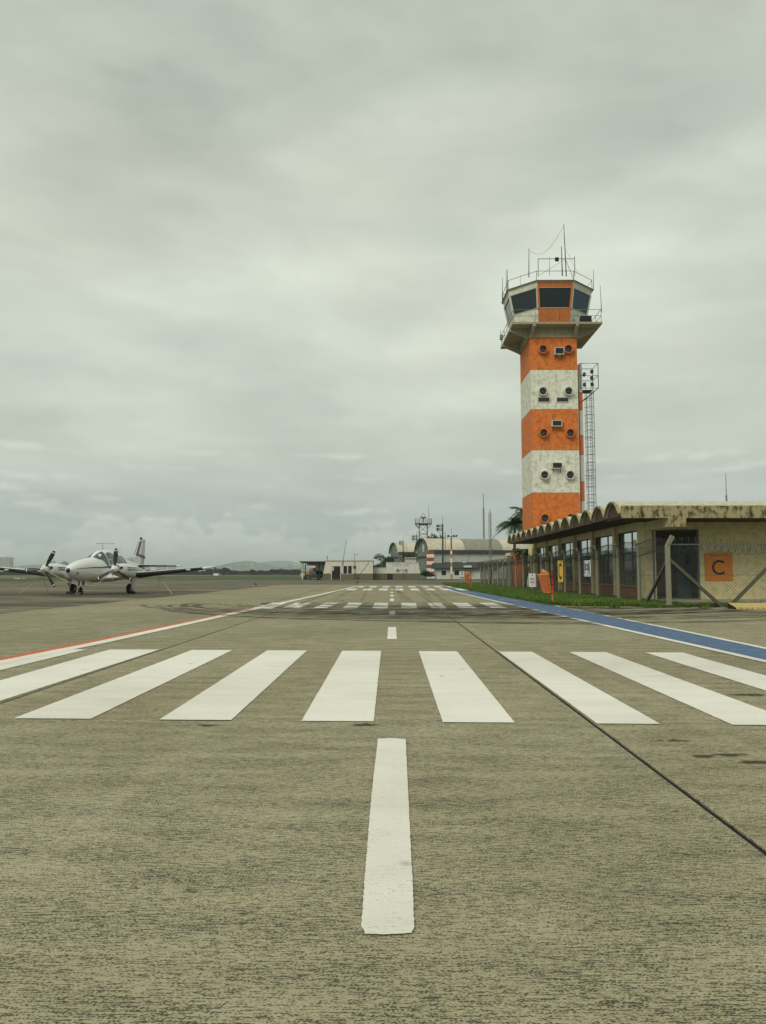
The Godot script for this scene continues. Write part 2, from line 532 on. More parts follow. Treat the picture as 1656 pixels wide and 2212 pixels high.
	mat("prop", lin(0.045, 0.047, 0.05), 0.4, {metal = 0.3})
	mat("rope", lin(0.52, 0.48, 0.36), 0.9)
	mat("bark", lin(0.12, 0.10, 0.075), 0.95, {tex = "mottle", scale = Vector3.ONE})
	mat("palm_leaf", lin(0.035, 0.062, 0.022), 0.45, {through = lin(0.03, 0.07, 0.01)})
	mat("leaf", lin(0.024, 0.042, 0.020), 0.7, {through = lin(0.02, 0.045, 0.01)})
	mat("grass", lin(0.115, 0.21, 0.032), 0.6, {through = lin(0.05, 0.11, 0.01)})
	M.grass.vertex_color_use_as_albedo = true
	mat("wall_cream", lin(0.68, 0.67, 0.58), 0.85, {tex = "wear", scale = Vector3.ONE / 6.0})
	mat("wall_olive", lin(0.17, 0.165, 0.105), 0.9, {tex = "mottle", scale = Vector3.ONE / 3.0})
	mat("wall_grey", lin(0.64, 0.65, 0.60), 0.85, {tex = "wear", scale = Vector3.ONE / 5.0})
	mat("wall_white", lin(0.66, 0.67, 0.62), 0.8, {tex = "mottle", scale = Vector3.ONE / 5.0})
	mat("hangar_wall", lin(0.52, 0.54, 0.50), 0.85, {tex = "mottle", scale = Vector3.ONE / 9.0})
	mat("hangar_gable", lin(0.24, 0.30, 0.31), 0.85, {tex = "runs", scale = Vector3.ONE / 9.0})
	mat("sheet_pale", lin(0.60, 0.56, 0.44), 0.7, {tex = "mottle", scale = Vector3.ONE / 9.0})
	mat("sheet_cream", lin(0.68, 0.63, 0.50), 0.7, {tex = "mottle", scale = Vector3.ONE / 9.0})
	mat("sheet_grey", lin(0.30, 0.30, 0.25), 0.7, {tex = "mottle", scale = Vector3.ONE / 9.0})
	mat("sheet_tan", lin(0.50, 0.44, 0.28), 0.7, {tex = "mottle", scale = Vector3.ONE / 9.0})
	mat("roof_dark", lin(0.05, 0.052, 0.052), 0.85, {tex = "mottle", scale = Vector3.ONE / 3.0})
	mat("check_red", lin(0.36, 0.07, 0.035), 0.7)
	mat("truck_yellow", lin(0.70, 0.36, 0.02), 0.4, {coat = 0.4})
	mat("truck_red", lin(0.30, 0.06, 0.02), 0.5)
	mat("car_dark", lin(0.016, 0.02, 0.03), 0.3, {coat = 0.6})
	mat("block_wall", lin(0.50, 0.48, 0.42), 0.9)
	mat("block_pale", lin(0.62, 0.61, 0.56), 0.9)
	mat("block_blue", lin(0.16, 0.26, 0.33), 0.6)
	mat("block_window", lin(0.08, 0.10, 0.12), 0.4)
	mat("hill", lin(0.045, 0.07, 0.055), 0.95)
	mat("lamp_glass", lin(0.6, 0.62, 0.6), 0.3)

# ---------------------------------------------------------------- sky
func sky_image() -> Image:
	var w := 2048
	var h := 1024
	var im := Image.create(w, h, false, Image.FORMAT_RGBF)
	var n1 := FastNoiseLite.new(); n1.seed = 301; n1.noise_type = FastNoiseLite.TYPE_SIMPLEX_SMOOTH; n1.frequency = 0.42; n1.fractal_octaves = 5; n1.fractal_gain = 0.5
	var n2 := FastNoiseLite.new(); n2.seed = 77; n2.noise_type = FastNoiseLite.TYPE_SIMPLEX_SMOOTH; n2.frequency = 1.0; n2.fractal_octaves = 5; n2.fractal_gain = 0.55
	var n3 := FastNoiseLite.new(); n3.seed = 12; n3.noise_type = FastNoiseLite.TYPE_SIMPLEX_SMOOTH; n3.frequency = 1.0; n3.fractal_octaves = 4
	var rows := h / 2 + 12
	# cloud banks: azimuth, height, length, thickness, tone, slant (all in degrees)
	var banks := []
	for q in [[-19.0, 27.5, 16.0, 6.5, -0.085, 14.0], [-14.0, 18.0, 20.0, 5.0, 0.09, 10.0], [20.0, 24.0, 13.0, 5.5, 0.10, 20.0], [26.0, 37.0, 14.0, 5.0, -0.09, 12.0], [2.0, 21.0, 12.0, 3.0, -0.05, 24.0], [-2.0, 12.5, 15.0, 2.2, 0.05, 4.0], [14.0, 11.0, 9.0, 3.0, -0.05, -6.0], [-24.0, 10.5, 10.0, 1.4, -0.05, 3.0], [75.0, 25.0, 30.0, 6.0, -0.08, 8.0], [-90.0, 22.0, 34.0, 6.0, 0.08, -10.0], [150.0, 30.0, 40.0, 7.0, -0.06, 5.0], [-150.0, 20.0, 30.0, 5.0, 0.06, 8.0]]:
		banks.append(q.slice(0, 5) + [cos(deg_to_rad(q[5])), sin(deg_to_rad(q[5]))])
	for y in rows:
		var el := (0.5 - (y + 0.5) / h) * PI
		var se := sin(el)
		var ce := cos(el)
		var deg := rad_to_deg(el)
		for x in w:
			var az := wrapf((x + 0.5) / w * TAU, -PI, PI)      # 0 along -z, to the right positive
			var k := 1.0 / (maxf(se, 0.0) + 0.16)
			var px := sin(az) * ce * k
			var pz := -cos(az) * ce * k
			var dx := sin(az) * ce
			var dz := -cos(az) * ce
			var a := n1.get_noise_3d(dx * 4.5 + se * 2.0, se * 11.0, dz * 4.5)
			var b := 0.6 * n2.get_noise_3d(dx * 4.0 + a * 0.8 + se * 3.0, se * 12.0, dz * 4.0) + 0.4 * n2.get_noise_3d(px * 1.2, pz * 2.2, 3.0)
			# thick layer cloud, thinner and whiter in a broad belt, greyer overhead
			var belt := exp(-pow((deg - 17.0) / 11.0, 2.0))
			var t := 0.545 + 0.13 * a + 0.13 * b + 0.05 * belt
			var da := rad_to_deg(az)
			for q in banks:
				var dd := wrapf(da - q[0], -180.0, 180.0)
				if absf(dd) > 2.6 * q[2]: continue
				var rx: float = dd * q[5] + (deg - q[1]) * q[6]
				var ry: float = (deg - q[1]) * q[5] - dd * q[6]
				t += q[4] * exp(-rx * rx / (q[2] * q[2]) - ry * ry / (q[3] * q[3]))
			t += 0.06 * smoothstep(40.0, 80.0, deg)
			var low := 1.0 - smoothstep(1.0, 11.0, deg)
			t = lerpf(t, 0.50 + 0.07 * a + 0.10 * b, low * 0.8)
			var c := Vector3(0.958, 1.042, 0.925).lerp(Vector3(0.90, 1.03, 0.99), low) * t
			c += Vector3(0.02, 0.012, -0.008) * (0.5 + a)
			if deg < 9.0:
				# heaped clouds standing on the horizon behind the haze
				var f := n3.get_noise_3d(sin(az) * 26.0, cos(az) * 26.0, deg * 1.1) * 0.9
				var base := n3.get_noise_3d(sin(az) * 6.0 + 40.0, cos(az) * 6.0, 7.0)
				var top := 2.7 + base * 2.6 + 1.9 * exp(-pow((da + 12.4) / 1.3, 2.0)) + 1.2 * exp(-pow((da + 14.6) / 0.7, 2.0)) + 1.1 * exp(-pow((da + 22.0) / 2.2, 2.0))
				var e := smoothstep(0.0, 0.22, top + f * 1.6 - deg)
				var body := 0.5 + 0.5 * n3.get_noise_3d(sin(az) * 30.0 + 9.0, cos(az) * 30.0, deg * 1.6 + 4.0)
				var wispy := smoothstep(0.12, 0.5, n2.get_noise_3d(sin(az) * 7.0, cos(az) * 7.0, deg * 0.8 + 20.0))
				c = c.lerp(Vector3(0.76, 0.775, 0.67) * (0.72 + 0.5 * body), e * 0.38)
				c = c.lerp(Vector3(0.76, 0.78, 0.68), wispy * 0.5 * smoothstep(1.5, 4.0, deg))
			im.set_pixel(x, y, Color(c.x, c.y, c.z))
	var below := Color(0.30, 0.31, 0.27)
	im.fill_rect(Rect2i(0, rows, w, h - rows), below)
	return im

func view_and_light() -> void:
	cam_basis = Basis.from_euler(Vector3(deg_to_rad(PITCH), deg_to_rad(YAW), 0))
	var cam := Camera3D.new()
	cam.name = "camera"
	cam.fov = rad_to_deg(2.0 * atan(1106.0 / F))
	cam.near = 0.05
	cam.far = 30000.0
	cam.transform = Transform3D(cam_basis, EYE)
	cam.current = true
	add_child(cam)
	var env := Environment.new()
	env.background_mode = Environment.BG_SKY
	env.tonemap_mode = Environment.TONE_MAPPER_LINEAR
	env.tonemap_exposure = 1.05
	var sky := Sky.new()
	var sm := PanoramaSkyMaterial.new()
	sm.panorama = ImageTexture.create_from_image(sky_image())
	sky.sky_material = sm
	env.sky = sky
	env.background_energy_multiplier = 1.0
	env.sdfgi_enabled = true
	env.ssao_enabled = true
	env.ssil_enabled = true
	env.fog_enabled = true
	env.fog_density = 0.00024
	env.fog_light_color = Color(0.90, 0.95, 0.95)
	var we := WorldEnvironment.new()
	we.name = "world_environment"
	we.environment = env
	add_child(we)
	var sun := DirectionalLight3D.new()
	sun.name = "sun"
	sun.light_energy = 0.5
	sun.light_angular_distance = 30.0
	sun.light_color = Color(1.0, 0.97, 0.90)
	sun.shadow_enabled = true
	sun.rotation_degrees = Vector3(-38, -34, 0)
	add_child(sun)

# ---------------------------------------------------------------- ground and markings
func ground() -> void:
	var st := nb()
	# the field: a sheet out to the horizon
	sheet(st, -9000, 9000, -8000, 400, -0.06)
	put(st, "ground", M.far_turf).set_meta("kind", "structure")
	st = nb()
	sheet(st, -9.81, 15.5, -68.2, 8.0, -0.014)
	put(st, "joint_filler", M.joint).set_meta("kind", "structure")
	# broom-finished slabs with open joints
	var tw := setting("taxiway")
	var edges := [-9.8, -6.75, -3.03, 1.35, 5.73, 10.6, 15.5]
	var z0 := 0.45
	var length := 5.72
	var mats := [M.concrete, M.concrete_b, M.concrete_c]
	var pick := [0, 1, 0, 2, 1, 2, 0, 0, 2, 1, 1, 0, 2]
	for c in edges.size() - 1:
		var wide: float = edges[c + 1] - edges[c]
		var gap := 0.032
		var s := nb()
		var lz := length - 0.016
		var lx := wide - gap
		var e := 0.006
		var r0 := PackedVector3Array([Vector3(lx / 2, -0.05, lz / 2), Vector3(lx / 2, -0.05, -lz / 2), Vector3(-lx / 2, -0.05, -lz / 2), Vector3(-lx / 2, -0.05, lz / 2)])
		var r1 := PackedVector3Array()
		var r2 := PackedVector3Array()
		for p in r0:
			r1.append(Vector3(p.x, -e, p.z))
			r2.append(Vector3(p.x - signf(p.x) * e, 0, p.z - signf(p.z) * e))
		loft(s, [r0, r1, r2], false, true)
		s.generate_normals()
		var me := s.commit()
		for r in 13:
			var zc := z0 - length * (r - 0.5)
			if edges[c] > 5.0 and zc < -23.0: continue
			var o := inst(me, "slab", mats[pick[(r * 3 + c * 5) % 13]], tw)
			o.position = Vector3((edges[c] + edges[c + 1]) / 2, 0, zc)
	# stained stand where the aeroplane is parked, and the crossing taxiway ahead
	st = nb()
	sheet(st, -46, -9.82, -190, 20, -0.004)
	put(st, "aircraft_stand", M.apron).set_meta("kind", "structure")
	st = nb()
	sheet(st, -9.78, 60, -117, -68.5, -0.004)
	put(st, "cross_taxiway", M.apron_far).set_meta("kind", "structure")
	st = nb()
	sheet(st, -170, -78, -900, -60, -0.03)
	put(st, "runway", M.apron_far).set_meta("kind", "structure")
	# lawn beside the blue path
	st = nb()
	flat(st, PackedVector2Array([Vector2(4.97, -24.1), Vector2(11.5, -23.0), Vector2(11.5, -24.4), Vector2(9.2, -24.8), Vector2(9.2, -76.0), Vector2(5.6, -76.0), Vector2(4.4, -66.0), Vector2(4.6, -45.0)]), 0.012)
	put(st, "lawn_soil", M.turf).set_meta("kind", "structure")
	st = nb()
	sheet(st, 5.74, 60, -68.3, -22.45, -0.008)
	put(st, "pavement", M.concrete_b).set_meta("kind", "structure")
	st = nb()
	sheet(st, -40, 60, -420, -117.1, 0.0)
	put(st, "grass_verge", M.turf).set_meta("kind", "structure")

func area(p: PackedVector2Array) -> float:
	var s := 0.0
	for k in p.size(): s += p[k].cross(p[(k + 1) % p.size()])
	return absf(s) * 0.5

func cut_at_joints(poly: PackedVector2Array) -> Array:      # the paint is broken where a joint runs under it
	var pieces := [poly]
	for x in [-3.03, 1.35]:
		var next := []
		var w := 0.017
		var gap := PackedVector2Array([Vector2(x - w, 10), Vector2(x + w, 10), Vector2(x + w, -70), Vector2(x - w, -70)])
		for p in pieces: next += Geometry2D.clip_polygons(p, gap).filter(func(q): return area(q) > 0.12)
		pieces = next
	return pieces

func stripes(called: String, list: Array, step: float, amp: float, m: Material, part := "stripe", y := 0.005) -> void:
	var root := setting(called)
	for p in list:
		var corners := []
		for q in p: corners.append(gp(q[0], q[1]))
		var st := nb()
		for piece in cut_at_joints(ragged(corners, step, amp)): flat(st, piece, y)
		put(st, part, m, root)

func band(called: String, left: Array, right: Array, m: Material, y: float, amp := 0.006) -> void:
	# a painted band between two lists of ground points
	var st := nb()
	var n := left.size()
	for k in n - 1:
		var a: Vector3 = left[k]; var b: Vector3 = left[k + 1]
		var c: Vector3 = right[k]; var d: Vector3 = right[k + 1]
		var steps := maxi(2, int(a.distance_to(b) / 0.25))
		for j in steps:
			var t0 := float(j) / steps
			var t1 := float(j + 1) / steps
			var off := Vector3(rng.randf_range(-amp, amp), 0, 0)
			var p := [a.lerp(b, t0), a.lerp(b, t1), c.lerp(d, t1), c.lerp(d, t0)]
			quad(st, Vector3(p[0].x, y, p[0].z) + off, Vector3(p[1].x, y, p[1].z) + off, Vector3(p[2].x, y, p[2].z) + off, Vector3(p[3].x, y, p[3].z) + off)
	put(st, called, m).set_meta("kind", "structure")

func markings() -> void:
	# near crossing: corners at the far edge, then the near edge
	var near := []
	near.append([[-220, 1404.5], [-60, 1404.5], [-597, 1552], [-905, 1552]])
	for s in [[150, 188, -560, -415], [238, 345, -280, -110], [415, 503, 30, 197], [578, 664, 345, 500], [740, 824, 652, 808], [905, 988, 957, 1113], [1073, 1150, 1268, 1427], [1230, 1310, 1583, 1741], [1394, 1475, 1897, 2052]]:
		var v0: float = 1404.0 + (s[0] - 300) * 0.0055
		var v1: float = 1553.0 + (s[2] - 30) * 0.009
		near.append([[s[0], v0], [s[1], v0 + 0.3], [s[3], v1 + 1.0], [s[2], v1]])
	near.remove_at(0)
	stripes("pedestrian_crossing", near, 0.04, 0.0022, M.paint_white)
	var second := []
	for s in [[588, 619, 545, 588], [641, 674, 608, 645], [705, 731, 676, 705], [754, 784, 740, 771], [811, 839, 804, 838], [867, 899, 868, 902], [924, 953, 933, 967], [977, 1010, 994, 1032], [1035, 1067, 1063, 1099]]:
		second.append([[s[0], 1302.2], [s[1], 1302.6], [s[3], 1314.8], [s[2], 1314.0]])
	stripes("pedestrian_crossing", second, 0.1, 0.006, M.paint_white)
	for row in [[1271.6, 1275.4, 0.0, -2.75], [1266.4, 1268.8, 0.35, -3.0]]:
		var list := []
		for k in 8:
			var x: float = row[3] + row[2] + k * 0.98
			var za := gp(847, row[0]).z
			var zb := gp(847, row[1]).z
			list.append([Vector3(x, 0, za), Vector3(x + 0.52, 0, za), Vector3(x + 0.52, 0, zb), Vector3(x, 0, zb)])
		var root := setting("pedestrian_crossing")
		for p in list:
			var st := nb()
			flat(st, ragged(p, 0.2, 0.01), 0.005)
			put(st, "stripe", M.paint_white, root)
	# centre line
	var dashes := [
		[[817, 1597], [847, 1596], [877, 1598], [886, 1790], [893, 1930], [895.5, 2005], [889, 2019], [840, 2022], [789, 2021], [781, 2003], [790, 1880], [803, 1720]],
		[[839, 1355], [856, 1355], [858, 1381], [837, 1381]], [[842, 1320], [854, 1320], [854.5, 1328.5], [841, 1328.5]],
		[[843.5, 1293], [851.5, 1293], [852, 1298.5], [843, 1298.5]], [[844, 1285.4], [851, 1285.4], [851.4, 1288.4], [843.8, 1288.4]],
		[[844.3, 1279.2], [850.3, 1279.2], [850.6, 1281.4], [844.2, 1281.4]], [[845, 1272.5], [850, 1272.5], [850.2, 1274.3], [845, 1274.3]]]
	stripes("centre_line", [dashes[0]], 0.010, 0.0016, M.paint_white, "dash")
	dashes.remove_at(0)
	stripes("centre_line", dashes, 0.05, 0.004, M.paint_white, "dash")
	# white and red line along the stand
	var pts := []
	for q in [[-420, 1522], [0, 1432], [225, 1386.5], [420, 1344], [610, 1302.5], [690, 1285], [740, 1273.5], [769, 1266.8]]: pts.append(gp(q[0], q[1]))
	var l := []; var r := []; var rl := []
	for p in pts:
		l.append(p - Vector3(0.10, 0, 0)); r.append(p + Vector3(0.12, 0, 0))
		rl.append(p - Vector3(0.26 if p.z > -24 else 0.14, 0, 0))
	band("stand_edge_line", l, r, M.paint_white, 0.007)
	band("stand_red_line", rl.slice(0, 6), l.slice(0, 6), M.paint_red, 0.004)
	var far_line := nb()
	for q in [[769.0, 1266.2, 1062.0, 1265.4]]:
		var a := gp(q[0], q[1]); var b := gp(q[2], q[3])
		quad(far_line, a + Vector3(0, 0.005, 0.2), b + Vector3(0, 0.005, 0.2), b + Vector3(0, 0.005, -0.3), a + Vector3(0, 0.005, -0.3))
	put(far_line, "holding_line", M.paint_white).set_meta("kind", "structure")
	# blue path with white borders
	var lo := []
	var hi := []
	for q in [[1900, 1489], [1656, 1433], [1480, 1392.5], [1300, 1351.5], [1180, 1324.5], [1060, 1297], [1000, 1283], [950, 1270.5]]: lo.append(gp(q[0], q[1]))
	for q in [[1900, 1451], [1656, 1400], [1500, 1367.5], [1340, 1335.5], [1204, 1308.5], [1110, 1291.5], [1030, 1277], [968, 1266.6]]: hi.append(gp(q[0], q[1]))
	band("blue_path", lo, hi, M.paint_blue, 0.004, 0.0)
	var lo2 := []; var hi2 := []
	for p in lo: lo2.append(p + Vector3(0.13, 0, 0))
	for p in hi: hi2.append(p - Vector3(0.10, 0, 0))
	band("path_border", lo, lo2, M.paint_white, 0.008, 0.004)
	band("path_border", hi2, hi, M.paint_white, 0.008, 0.004)
	# cross bars painted over the path
	for q in [[[1080, 1295.5], [1118, 1298.2]], [[1000, 1280.4], [1022, 1280.8]], [[1185, 1319.0], [1252, 1327.5]]]:
		var a := gp(q[0][0], q[0][1]); var b := gp(q[1][0], q[1][1])
		var st := nb()
		quad(st, a + Vector3(0, 0.012, 0.11), b + Vector3(0, 0.012, 0.11), b + Vector3(0, 0.012, -0.11), a + Vector3(0, 0.012, -0.11))
		put(st, "path_bar", M.paint_white).set_meta("kind", "structure")

func lawn() -> void:
	# blades of grass: short tufts over the lawn, rough at the fence
	var st := nb()
	var lr := RandomNumberGenerator.new(); lr.seed = 8
	for k in 7:
		var t := TAU * k / 7.0 + lr.randf()
		var d := Vector3(cos(t), 0, sin(t))
		var s := Vector3(-d.z, 0, d.x) * 0.012
		var h := lr.randf_range(0.07, 0.15)
		var b := d * lr.randf_range(0.0, 0.06)
		var tip := b + d * h * lr.randf_range(0.3, 0.9) + Vector3(0, h, 0)
		var mid := b + (tip - b) * 0.5 + Vector3(0, h * 0.16, 0)
		tri(st, b - s, b + s, mid + s * 0.7)
		tri(st, b - s, mid + s * 0.7, mid - s * 0.7)
		tri(st, mid - s * 0.7, mid + s * 0.7, tip)
	st.generate_normals()
	var places := []
	var n := FastNoiseLite.new(); n.seed = 4; n.frequency = 0.5
	for k in 60000:
		var d := 23.2 + 52.0 * pow(lr.randf(), 1.4)
		var x0 := lerpf(5.12, 4.55, clampf((d - 24) / 20.0, 0, 1)) if d < 45 else lerpf(4.55, 5.0, (d - 45) / 30.0)
		var x := lr.randf_range(x0, 9.2)
		if d < 24.2:
			x = lr.randf_range(5.3, 11.4)
			if d < 24.1 - (x - 5.0) * 0.17: continue
			if x > 8.6 and lr.randf() < 0.45: continue
		places.append(Vector3(x, 0.012, -d))
	for k in 900:                                        # weeds in the joints of the pavement by the fence
		var x := lr.randf_range(5.6, 11.5)
		var z := -22.85 + (0.0 if k % 3 else lr.randf_range(0.0, 0.5)) + (x - 5.7) * 0.05
		if n.get_noise_2d(x * 3.0, z) > 0.12: places.append(Vector3(x, 0.0, z))
	var mm := MultiMesh.new()
	mm.transform_format = MultiMesh.TRANSFORM_3D
	mm.use_colors = true
	mm.mesh = st.commit()
	mm.instance_count = places.size()
	for k in places.size():
		var p: Vector3 = places[k]
		var s := lr.randf_range(0.5, 0.95)
		if p.x > 7.6 and p.z > -70: s *= 0.8
		mm.set_instance_transform(k, Transform3D(Basis(Vector3.UP, lr.randf() * TAU).scaled(Vector3(s, s * lr.randf_range(0.7, 1.3), s)), p))
		var g := 0.8 + 0.5 * n.get_noise_2d(p.x, p.z) + lr.randf_range(-0.2, 0.25)
		mm.set_instance_color(k, Color(g * lr.randf_range(0.85, 1.3), g, g * 0.9))
	var o := MultiMeshInstance3D.new()
	o.name = "lawn_grass"
	o.multimesh = mm
	o.material_override = M.grass
	add_child(o)
	tag(o, "bright green grass growing between the blue path and the fence", "grass", "", "stuff")

# ---------------------------------------------------------------- control tower
func porthole(root: Node3D, at: Vector3, m: Material, r := 0.40, out := 0.38) -> void:
	var b := Basis(Vector3.RIGHT, Vector3.BACK, Vector3.DOWN)       # local y points out of the wall (+z)
	var st := nb(true)
	lathe(st, at, b, [[r, 0.0], [r, out - 0.02], [r - 0.02, out], [r - 0.07, out], [r - 0.085, out - 0.03], [r - 0.085, 0.02]], 24)
	var o := put(st, "porthole", m, root)
	st = nb()
	lathe(st, at + Vector3(0, 0, 0.05), b, [[r - 0.08, 0.0], [0.01, 0.0]], 24, false, true)
	put(st, "pane", M.glass_hole, o)
	st = nb()
	var a := rng.randf_range(-0.6, 0.6)
	bar(st, at + Vector3(-cos(a) * (r - 0.09), -sin(a) * (r - 0.09), 0.09), at + Vector3(cos(a) * (r - 0.09), sin(a) * (r - 0.09), 0.09), 0.025)
	put(st, "glazing_bar", M.galv, o)

func air_unit(root: Node3D, at: Vector3, w: float, h: float, out := 0.45) -> void:
	var st := nb()
	span(st, at + Vector3(-w / 2, -h / 2, 0), at + Vector3(w / 2, h / 2, out))
	var o := put(st, "air_conditioner", M.white_trim, root)
	st = nb()
	for k in 7:
		var y := -h / 2 + 0.1 + (h - 0.2) * k / 6.0
		span(st, at + Vector3(-w / 2 + 0.08, y - 0.012, out + 0.012), at + Vector3(w / 2 - 0.08, y + 0.012, out + 0.03))
	put(st, "grille", M.frame_dark, o)
	st = nb()
	span(st, at + Vector3(-w / 2 + 0.06, -h / 2 + 0.06, out + 0.002), at + Vector3(w / 2 - 0.06, h / 2 - 0.06, out + 0.006))
	put(st, "coil", M.black, o)
	for s in [-1, 1]:
		st = nb()
		bar(st, at + Vector3(s * w * 0.35, -h / 2 - 0.02, out - 0.05), at + Vector3(s * w * 0.35, -h / 2 - 0.35, 0.0), 0.03)
		bar(st, at + Vector3(s * w * 0.35, -h / 2 - 0.015, out), at + Vector3(s * w * 0.35, -h / 2 - 0.015, 0.0), 0.028)
		put(st, "bracket", M.steel_dark, o)

func railing(root: Node3D, pts: Array, closed: bool, heights: Array, post: float, r: float, m: Material, called := "railing") -> void:
	for k in pts.size() if closed else pts.size() - 1:
		var a: Vector3 = pts[k]
		var b: Vector3 = pts[(k + 1) % pts.size()]
		var st := nb()
		for h in heights:
			tube(st, [a + Vector3(0, h, 0), b + Vector3(0, h, 0)], r, 5)
		var n := maxi(1, int(round(a.distance_to(b) / post)))
		for j in n + (0 if closed else 1):
			var p := a.lerp(b, float(j) / n)
			tube(st, [p, p + Vector3(0, heights[-1], 0)], r * 1.1, 5)
		put(st, called, m, root)

func tower() -> void:
	var zf := -65.0
	var x0 := zp(1149, 950, zf).x
	var x1 := zp(1251, 950, zf).x
	var zb := zf - 5.1
	var yv := func(v: float) -> float: return zp(1200, v, zf).y
	var t := thing("control_tower", "tall control tower banded orange and mould-stained white with glazed cab", "control tower", Vector3((x0 + x1) / 2, 0, zf))
	var o := -t.position
	var deck_y: float = yv.call(709.0)
	var levels := [0.0, yv.call(1157.0), yv.call(1064.3), yv.call(972.5), yv.call(884.0), yv.call(799.0), yv.call(729.5)]
	for k in 6:
		var st := nb()
		var e := 0.0 if k % 2 else 0.006
		span(st, o + Vector3(x0 - e, levels[k] + (0.015 if k else 0.0), zb - e), o + Vector3(x1 + e, levels[k + 1] - 0.015, zf + e))
		var w := put(st, "wall", M.orange if k % 2 == 1 else M.white_mould, t)
		w.set_meta("label", "orange painted band of the shaft" if k % 2 == 1 else "white band of the shaft with grey mould")
	var st := nb()
	span(st, o + Vector3(x0 + 0.015, 0.0, zb + 0.015), o + Vector3(x1 - 0.015, levels[6] + 0.3, zf - 0.015))
	put(st, "core", M.bare_concrete, t)
	# round windows and air conditioners: positions read off the photograph
	var z2 := func(x: float, y: float) -> Vector3:
		return o + zp((1240 + x * 0.22607) * 0.86430, (820 + y * 0.22607) * 0.86430, zf) + Vector3(0, 0, 0.004)
	for q in [[515, 243, 1], [795, 241, 1], [515, 706, 0], [798, 706, 0], [522, 1166, 1], [816, 1166, 1], [533, 1628, 0], [815, 1628, 0], [535, 2105, 1], [822, 2102, 1]]:
		porthole(t, z2.call(q[0], q[1]), M.orange_plain if q[2] else M.white_trim)
	air_unit(t, z2.call(690, 268), 0.80, 0.62, 0.5)
	air_unit(t, z2.call(665, 1062), 0.86, 0.54)
	air_unit(t, z2.call(668, 1526), 0.88, 0.54)
	for q in [[530, 793], [737, 793]]:
		var c: Vector3 = z2.call(q[0], q[1])
		st = nb()
		for s in [[-0.52, 0], [0.52, 0]]: box(st, c + Vector3(s[0], 0, 0.03), Vector3(0.06, 0.42, 0.06))
		for s in [-0.21, 0.21]: box(st, c + Vector3(0, s, 0.03), Vector3(0.98, 0.06, 0.062))
		var f := put(st, "vent_frame", M.white_trim, t)
		st = nb()
		box(st, c + Vector3(0, 0, 0.01), Vector3(0.98, 0.36, 0.012))
		put(st, "vent_panel", M.glass_hole, f)
	# the deck: slab with a downstand haunch and four cantilever beams
	var dx := 3.70
	var cz := -2.55
	var low := yv.call(729.5) as float
	var dz := 3.65
	var hx := (x1 - x0) / 2
	st = nb()
	span(st, Vector3(-dx, deck_y + 0.02, cz - dz), Vector3(dx + 0.3, deck_y + 0.20, cz + dz))
	var deck := put(st, "deck_slab", M.bare_concrete, t)
	st = nb()
	span(st, Vector3(-hx - 0.10, low, cz - 2.65), Vector3(hx + 0.10, deck_y + 0.015, cz + 2.65))
	put(st, "ring_beam", M.bare_concrete, deck)
	for s in [-1, 1]:
		st = nb()
		var bx: float = s * (hx - 0.18)
		for e in [-1, 1]:
			var poly := PackedVector2Array([Vector2(0, low - 0.06 - deck_y), Vector2(0, 0.02), Vector2(dz - 2.60, 0.018), Vector2(dz - 2.60, -0.16)])
			prism(st, poly, Transform3D(Basis(Vector3(0, 0, e), Vector3.UP, Vector3(1, 0, 0)), Vector3(bx - 0.12, deck_y, cz + e * 2.66)), 0.24)
		put(st, "deck_beam", M.bare_concrete, deck)
		st = nb()
		var bz: float = cz + s * 2.2
		for e in [-1, 1]:
			var poly := PackedVector2Array([Vector2(0, low - 0.06 - deck_y), Vector2(0, 0.02), Vector2(dx - hx - 0.06, 0.018), Vector2(dx - hx - 0.06, -0.18)])
			prism(st, poly, Transform3D(Basis(Vector3(e, 0, 0), Vector3.UP, Vector3(0, 0, 1)), Vector3(e * (hx + 0.11), deck_y, bz - 0.12)), 0.24)
		put(st, "deck_beam", M.bare_concrete, deck)
	var dk := deck_y + 0.20
	var e := 0.08
	railing(t, [Vector3(-dx + e, dk, cz + dz - e), Vector3(dx + 0.3 - e, dk, cz + dz - e), Vector3(dx + 0.3 - e, dk, cz - dz + e), Vector3(-dx + e, dk, cz - dz + e)], true, [0.55, 1.1], 1.8, 0.024, M.steel, "deck_railing")
	# glazed cab: eight leaning sides
	var roof_y: float = zp(1203, 609.0, zf + 1.0).y
	var oct := func(half: float, ch: float, y: float) -> Array:
		var r := []
		for q in [[-half + ch, half], [half - ch, half], [half, half - ch], [half, -half + ch], [half - ch, -half], [-half + ch, -half], [-half, -half + ch], [-half, half - ch]]:
			r.append(Vector3(q[0], y, cz + q[1]))
		return r
	var ring := func(f: float) -> Array:           # f from the deck (0) to the roof (1)
		return oct.call(lerpf(3.02, 3.72, f), lerpf(1.68, 2.15, f), lerpf(dk, roof_y, f))
	var r0: Array = ring.call(0.0)
	var r1: Array = ring.call(0.375)
	var r2: Array = ring.call(0.865)
	var r3: Array = ring.call(1.0)
	var cab := Node3D.new(); cab.name = "cab"; t.add_child(cab)
